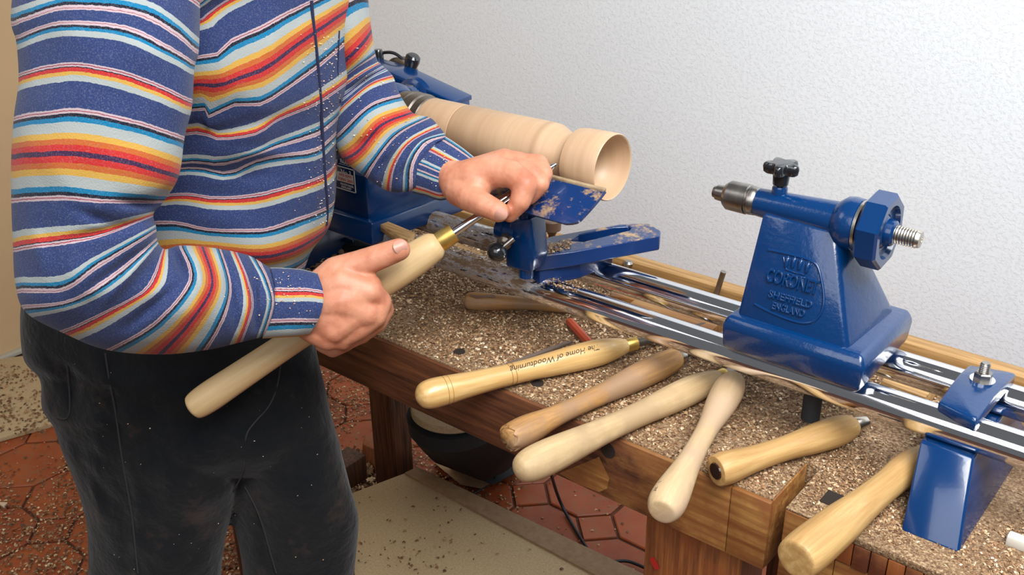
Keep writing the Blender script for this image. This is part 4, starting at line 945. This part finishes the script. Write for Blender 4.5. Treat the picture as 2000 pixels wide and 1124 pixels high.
# offcuts between and behind the tubes
offs = [((1196, 580), (1250, 588), .006, 'thin pale wood strip between the tubes next to the tool rest', 'bench_light'),
        ((1240, 600), (1400, 650), .012, 'long orange wood offcut lying between the bed tubes', 'bench_light'),
        ((1350, 652), (1390, 628), .005, 'short pale splinter of wood left of the tailstock', 'stick'),
        ((1730, 748), (1815, 778), .010, 'pale wood block between the tubes left of the bed clamp', 'stick'),
        ((1800, 780), (1832, 760), .004, 'small grey sliver of wood leaning by the bed clamp', 'stick'),
        ((1930, 800), (1990, 830), .008, 'pale offcut between the tubes right of the bed clamp', 'stick')]
for (pa_, pb_, r_, lb, mt) in offs:
    a, b_ = bz(*pa_, r_), bz(*pb_, r_); d_ = b_ - a; s2 = Vector((-d_.y, d_.x, 0)).normalized() * r_ * 1.6; zz = Vector((0, 0, r_))
    kb = hull('wood_offcut', [a + s2 + zz, a - s2 + zz, a + s2 * .8 - zz, a - s2 - zz, b_ + s2 * .9 + zz, b_ - s2 + zz * .8, b_ + s2 - zz, b_ - s2 * .8 - zz], M[mt], None, .0006); meta(kb, lb, 'offcut', 'offcuts between the bed tubes')
a, b_ = bz(1085, 655, .002), bz(1250, 690, .002)
a, b_ = bz(860, 470, .006), bz(940, 505, .006)
kb = hull('wood_offcut', [a, b_, a + Vector((.02, -.02, 0)), b_ + Vector((.02, -.02, 0)), a + Vector((0, 0, .01)), b_ + Vector((0, 0, .01)), b_ + Vector((.02, -.02, .008)), a + Vector((.02, -.02, .008))], M['stick'], None, .0006); meta(kb, 'rough wood strip behind the gouge ferrule', 'offcut', 'offcuts between the bed tubes')
# thin grey blade lying behind the lettered handle
a, b_ = bz(975, 722, .003), bz(1110, 672, .003); s2 = Vector((.004, .005, 0))
kb = hull('scraper_blade', [a + s2, a - s2, b_ + s2, b_ - s2, a + s2 + Vector((0, 0, .004)), a - s2 + Vector((0, 0, .004)), b_ + s2 + Vector((0, 0, .004)), b_ - s2 + Vector((0, 0, .004))], simple('grey_blade', hexc('86766c'), .5, .5), None, .0006); meta(kb, 'flat grey scraper blade on the shavings behind the lettered handle', 'blade')
# white stub at right
p = bz(1992, 1062, .005)
kb = box('white_plug', (p.x - .012, p.y - .006, ZB), (p.x + .03, p.y + .006, ZB + .012), simple('white_plastic', hexc('d8d4c8'), .4), None, .002); meta(kb, 'small white block on the bench at the right picture edge', 'block')
# ================================================================== UNDER THE BENCH
gm = empty('bench_grinder', PZ(900, 905, .02), 'black electric machine with a tan sanding disc standing under the bench', 'grinder')
hull('motor_body', [PZ(px, py, z) for px, py, z in ((802, 806, .41), (803, 862, .34), (838, 886, .10), (845, 903, .06), (945, 942, .06), (985, 925, .06), (1035, 885, .10), (1035, 850, .30), (905, 790, .42))], M['black_matte'], gm, .008)
dp = PZ(884, 790, .455)
lathe('sanding_disc', dp - Vector((0, 0, .016)), (0, 0, 1), [(0, .068), (.004, .072), (.014, .072), (.016, .070)], M['mdf'], gm, 48)
lathe('disc_housing', dp - Vector((0, 0, .055)), (0, 0, 1), [(0, .06), (.01, .078), (.036, .080)], M['black_matte'], gm, 48)
hull('base_plate', [PZ(px, py, z) for z in (.03, .05) for px, py in ((880, 912), (962, 948), (1040, 908), (960, 880))], M['black_matte'], gm, .003)
# blocks
kb = hull('timber_block', [PZ(px, py, z) for z in (.0, .035) for px, py in ((848, 905), (885, 892), (1010, 915), (940, 955), (900, 948))], M['mdf_edge'], None, .002); meta(kb, 'pair of dusty timber blocks under the black machine', 'block')
kb = hull('timber_block', [PZ(px, py, .0) for px, py in ((705, 925), (745, 945), (760, 900), (715, 880))] + [PZ(px, py, .07) for px, py in ((708, 868), (735, 880), (742, 860), (712, 850))], M['leg_light'], None, .002); meta(kb, 'short upright timber block on the floor beside the bench leg', 'block')
# boards on the floor
zb1 = .03
zb1 = .14
shp = ((676, 968), (790, 925), (1180, 1135), (1000, 1180), (700, 1190))
brd = empty('hardboard_sheet', PZ(850, 1060, zb1), 'large tan hardboard sheet lying low in front of the bench leg', 'board')
pl_ = [PZ(*p, zb1) for p in shp]
prism('sheet', pl_, Vector((0, 0, -.012)), M['mdf'], brd, .001)
cpl = sum(pl_, Vector()) / 5
prism('plinth', [Vector((cpl.x + (p.x - cpl.x) * .9, cpl.y + (p.y - cpl.y) * .9, zb1 - .0122)) for p in pl_], Vector((0, 0, -zb1 + .0122)), M['mdf_edge'], brd, .001)
bat = prism('board_batten', [PZ(*p, zb1 + .004) for p in ((790, 924), (815, 912), (1262, 1124), (1300, 1145), (1240, 1165))], Vector((0, 0, -.144)), M['mdf_edge'], None, .001)
meta(bat, 'darker long batten along the far edge of the hardboard sheet', 'batten')
brd2 = prism('hardboard_sheet', [PZ(*p, .012) for p in ((-150, 720), (40, 696), (140, 690), (200, 800), (-20, 862), (-150, 890))], Vector((0, 0, -.011)), M['mdf'], None, .001)
meta(brd2, 'speckled tan board on the floor behind the turner, at the tan wall', 'board')
p = PZ(8, 990, .0); kb = hull('metal_lump', [PZ(px, py, z) for px, py, z in ((-15, 985, .0), (10, 1000, 0), (24, 985, 0), (-10, 980, .015), (16, 981, .015), (8, 992, .012))], M['chrome'], None, .003); meta(kb, 'small shiny metal piece among shavings at the left picture edge', 'metal piece')
# cables
kb = tube('power_cable', [PZ(1070, 900, .25), PZ(1078, 935, .12), PZ(1095, 985, .01), PZ(1120, 1030, .006), PZ(1155, 1085, .006), PZ(1185, 1130, .006)], .0035, M['cable']); meta(kb, 'straight black cable running down across the red tiles', 'cable')
kb = tube('power_cable', [PZ(1190, 1100, .012), PZ(1215, 1094, .012), PZ(1245, 1102, .012), PZ(1290, 1125, .012)], .0035, M['cable']); meta(kb, 'curled black cable loop on the tiles beside the front bench leg', 'cable')
kb = tube('power_cable', [PZ(965, 880, .2), PZ(975, 915, .10), PZ(960, 945, .02), PZ(925, 965, .012), PZ(905, 975, .012)], .0025, simple('grey_cable', hexc('3c3a3a'), .5)); meta(kb, 'thin grey cable hanging from the black machine', 'cable')
# ================================================================== SHAVINGS
def scatter(n, x0_, x1_, y0_, y1_, z, dens, smin, smax):
    P = []; S = []
    while len(P) < n:
        x = rng.uniform(x0_, x1_); y = rng.uniform(y0_, y1_)
        if rng.uniform() < dens(x, y): P.append((x, y, z)); S.append(rng.uniform(smin, smax))
    return P, S
def dn(x, y, f=6, b_=.5): return max(0, min(1, b_ + 1.3 * noise.noise(Vector((x * f, y * f, 3.1)))))
P, S = scatter(34000, -1.3, -.345, .833, 1.21, ZB, lambda x, y: max(.3, dn(x, y, 8, .7)) * (1 if x < -.55 else .7), .0020, .0050)
_k = [(p, s_) for p, s_ in zip(P, S) if all(math.hypot(p[0] - h_.x, p[1] - h_.y) > .009 for h_ in (PZ(897, 688, ZB), PZ(1050, 750, ZB)))]
P = [a_ for a_, _ in _k]; S = [b2 for _, b2 in _k]
for _ in range(900):
    q = PZ(rng.normal(625, 45), rng.normal(500, 14), ZB); P.append((q.x, q.y, ZB + rng.uniform(0, .008))); S.append(rng.uniform(.005, .012))
meta(flakes('wood_shavings', P, None, S, M['flakes']), 'deep litter of small curled wood shavings on the left bench top', 'shavings', kind='stuff')
DH = [PZ(897, 688, ZB), PZ(1050, 750, ZB)]
P, S = scatter(13000, -.36, .05, .836, 1.21, ZB, lambda x, y: dn(x, y, 10, .35), .0016, .0040)
P = [p for p in P if not (XE - .002 < p[0] < XE + .018 and p[1] < .92) and not (abs(p[0] - HQ.x) < .014 and abs(p[1] - HQ.y) < .013)]
meta(flakes('wood_chips', P, None, S[:len(P)], M['flakes']), 'thin scatter of wood chips on the bench end by the vice', 'shavings', kind='stuff')
P, S = scatter(42000, -2.6, -1.1, .2, 1.9, .001, lambda x, y: max(.04, dn(x, y, 4.2, .38)), .003, .0075)
meta(flakes('floor_shavings', P, None, S, M['flakes_dark']), 'drifts of brown wood shavings on the red floor tiles', 'shavings', kind='stuff')
P, S = scatter(260, -1.05, -.5, 1.1, 1.6, .001, lambda x, y: .6, .003, .007)
meta(flakes('floor_crumbs', P, None, S, M['flakes_dark']), 'few pale wood crumbs on the red tiles under the bench', 'crumbs', kind='stuff')
c0 = PZ(710, 930, 0); P = []; S = []
for _ in range(900):
    a = rng.normal(0, .045); b_ = rng.normal(0, .04); P.append((c0.x + a, c0.y + b_ , .001 + .03 * math.exp(-(a * a + b_ * b_) / .003))); S.append(rng.uniform(.006, .012))
meta(flakes('shaving_heap', P, None, S, M['flakes_dark'], 1.0, lift=.8), 'small heap of brown shavings at the corner of the hardboard sheet', 'shavings', kind='stuff')
P = []; S = []
for _ in range(420):
    px, py = rng.uniform(680, 1180), rng.uniform(930, 1124)
    if py < 925 + (790 - px) * .38 or px > 790 and py < 925 + (px - 790) * .54 + 12: continue
    if rng.uniform() > (1.0 if px < 900 and py > 1050 else .28): continue
    q = PZ(px, py, zb1 + .0005); P.append(q); S.append(rng.uniform(.003, .007))
meta(flakes('board_chips', P, None, S, M['flakes_brown'], 1.0, lift=.6), 'loose brown chips lying on the large hardboard sheet', 'chips', kind='stuff')
P = []; S = []
for _ in range(500):
    px, py = rng.uniform(-40, 120), rng.uniform(715, 850)
    q = PZ(px, py, .0125); P.append(q); S.append(rng.uniform(.004, .009))
meta(flakes('board_flecks', P, None, S, M['flakes_brown'], 1.0, lift=.5), 'brown flecks of shavings on the board by the tan wall', 'chips', kind='stuff')
# sawdust caught on the lathe: saddle, slotted arm, tube tops
P = []; S = []
for _ in range(1500):
    px, py = rng.uniform(1045, 1140), rng.uniform(455, 520)
    k = (py - 500 + (px - 1045) * .22)
    q = PZ(px, py, zs + .0345)
    if -18 < k < 2 and px < 1115: P.append(q); S.append(rng.uniform(.0015, .0035))
for _ in range(500):
    px, py = rng.uniform(1020, 1130), rng.uniform(500, 532)
    if abs(py - (518 - (px - 1045) * .06)) < 8 and px > 1022: P.append(PZ(px, py, zs + .0125)); S.append(rng.uniform(.0012, .003))
for _ in range(1500):
    x = rng.uniform(-.98, -.66); P.append((x, Y1 + rng.normal(0, .005), ZR + RR - .001)); S.append(rng.uniform(.0012, .003))
meta(flakes('sawdust', P, None, S, M['flakes'], .5), 'sawdust caught on the tool rest saddle and the front tube', 'sawdust', kind='stuff')
# pale specks on shirt, right sleeve end and gouge arm
P = []; S = []
bpy.context.view_layer.update()
sleeves = [o for o in shirt.children if o.name.startswith(('sleeve', 'cuff'))]
for _ in range(520):
    r_ = rng.uniform()
    if r_ < .55: px, py = rng.normal(640, 22), rng.uniform(60, 440); tg = [shirt]
    elif r_ < .85: px, py = rng.uniform(680, 900), rng.uniform(90, 370); tg = sleeves
    else: px, py = rng.normal(560, 40), rng.normal(570, 25); tg = sleeves
    best = None
    for o in tg:
        p = near(o, px, py, .0006)
        if p is not None and (best is None or (p - CAM).length < (best - CAM).length): best = p
    if best is not None: P.append(best); S.append(rng.uniform(.001, .0026))
P2 = []; S2 = []
for _ in range(40):
    p = near(trs, rng.uniform(120, 680), rng.uniform(700, 1120), .0006)
    if p is not None: P2.append(p); S2.append(rng.uniform(.0008, .002))
meta(flakes('trouser_specks', P2, None, S2, flake_mat('pale_lint', [(0, hexc('b08a66')), (1, hexc('e4d2b8'))]), .5, lift=.3, parent=trs), kind='stuff')
meta(flakes('shirt_specks', P, None, S, flake_mat('pale_dust', [(0, hexc('d9a88a')), (1, hexc('f2e4d0'))]), .5, lift=.3, parent=shirt), kind='stuff')
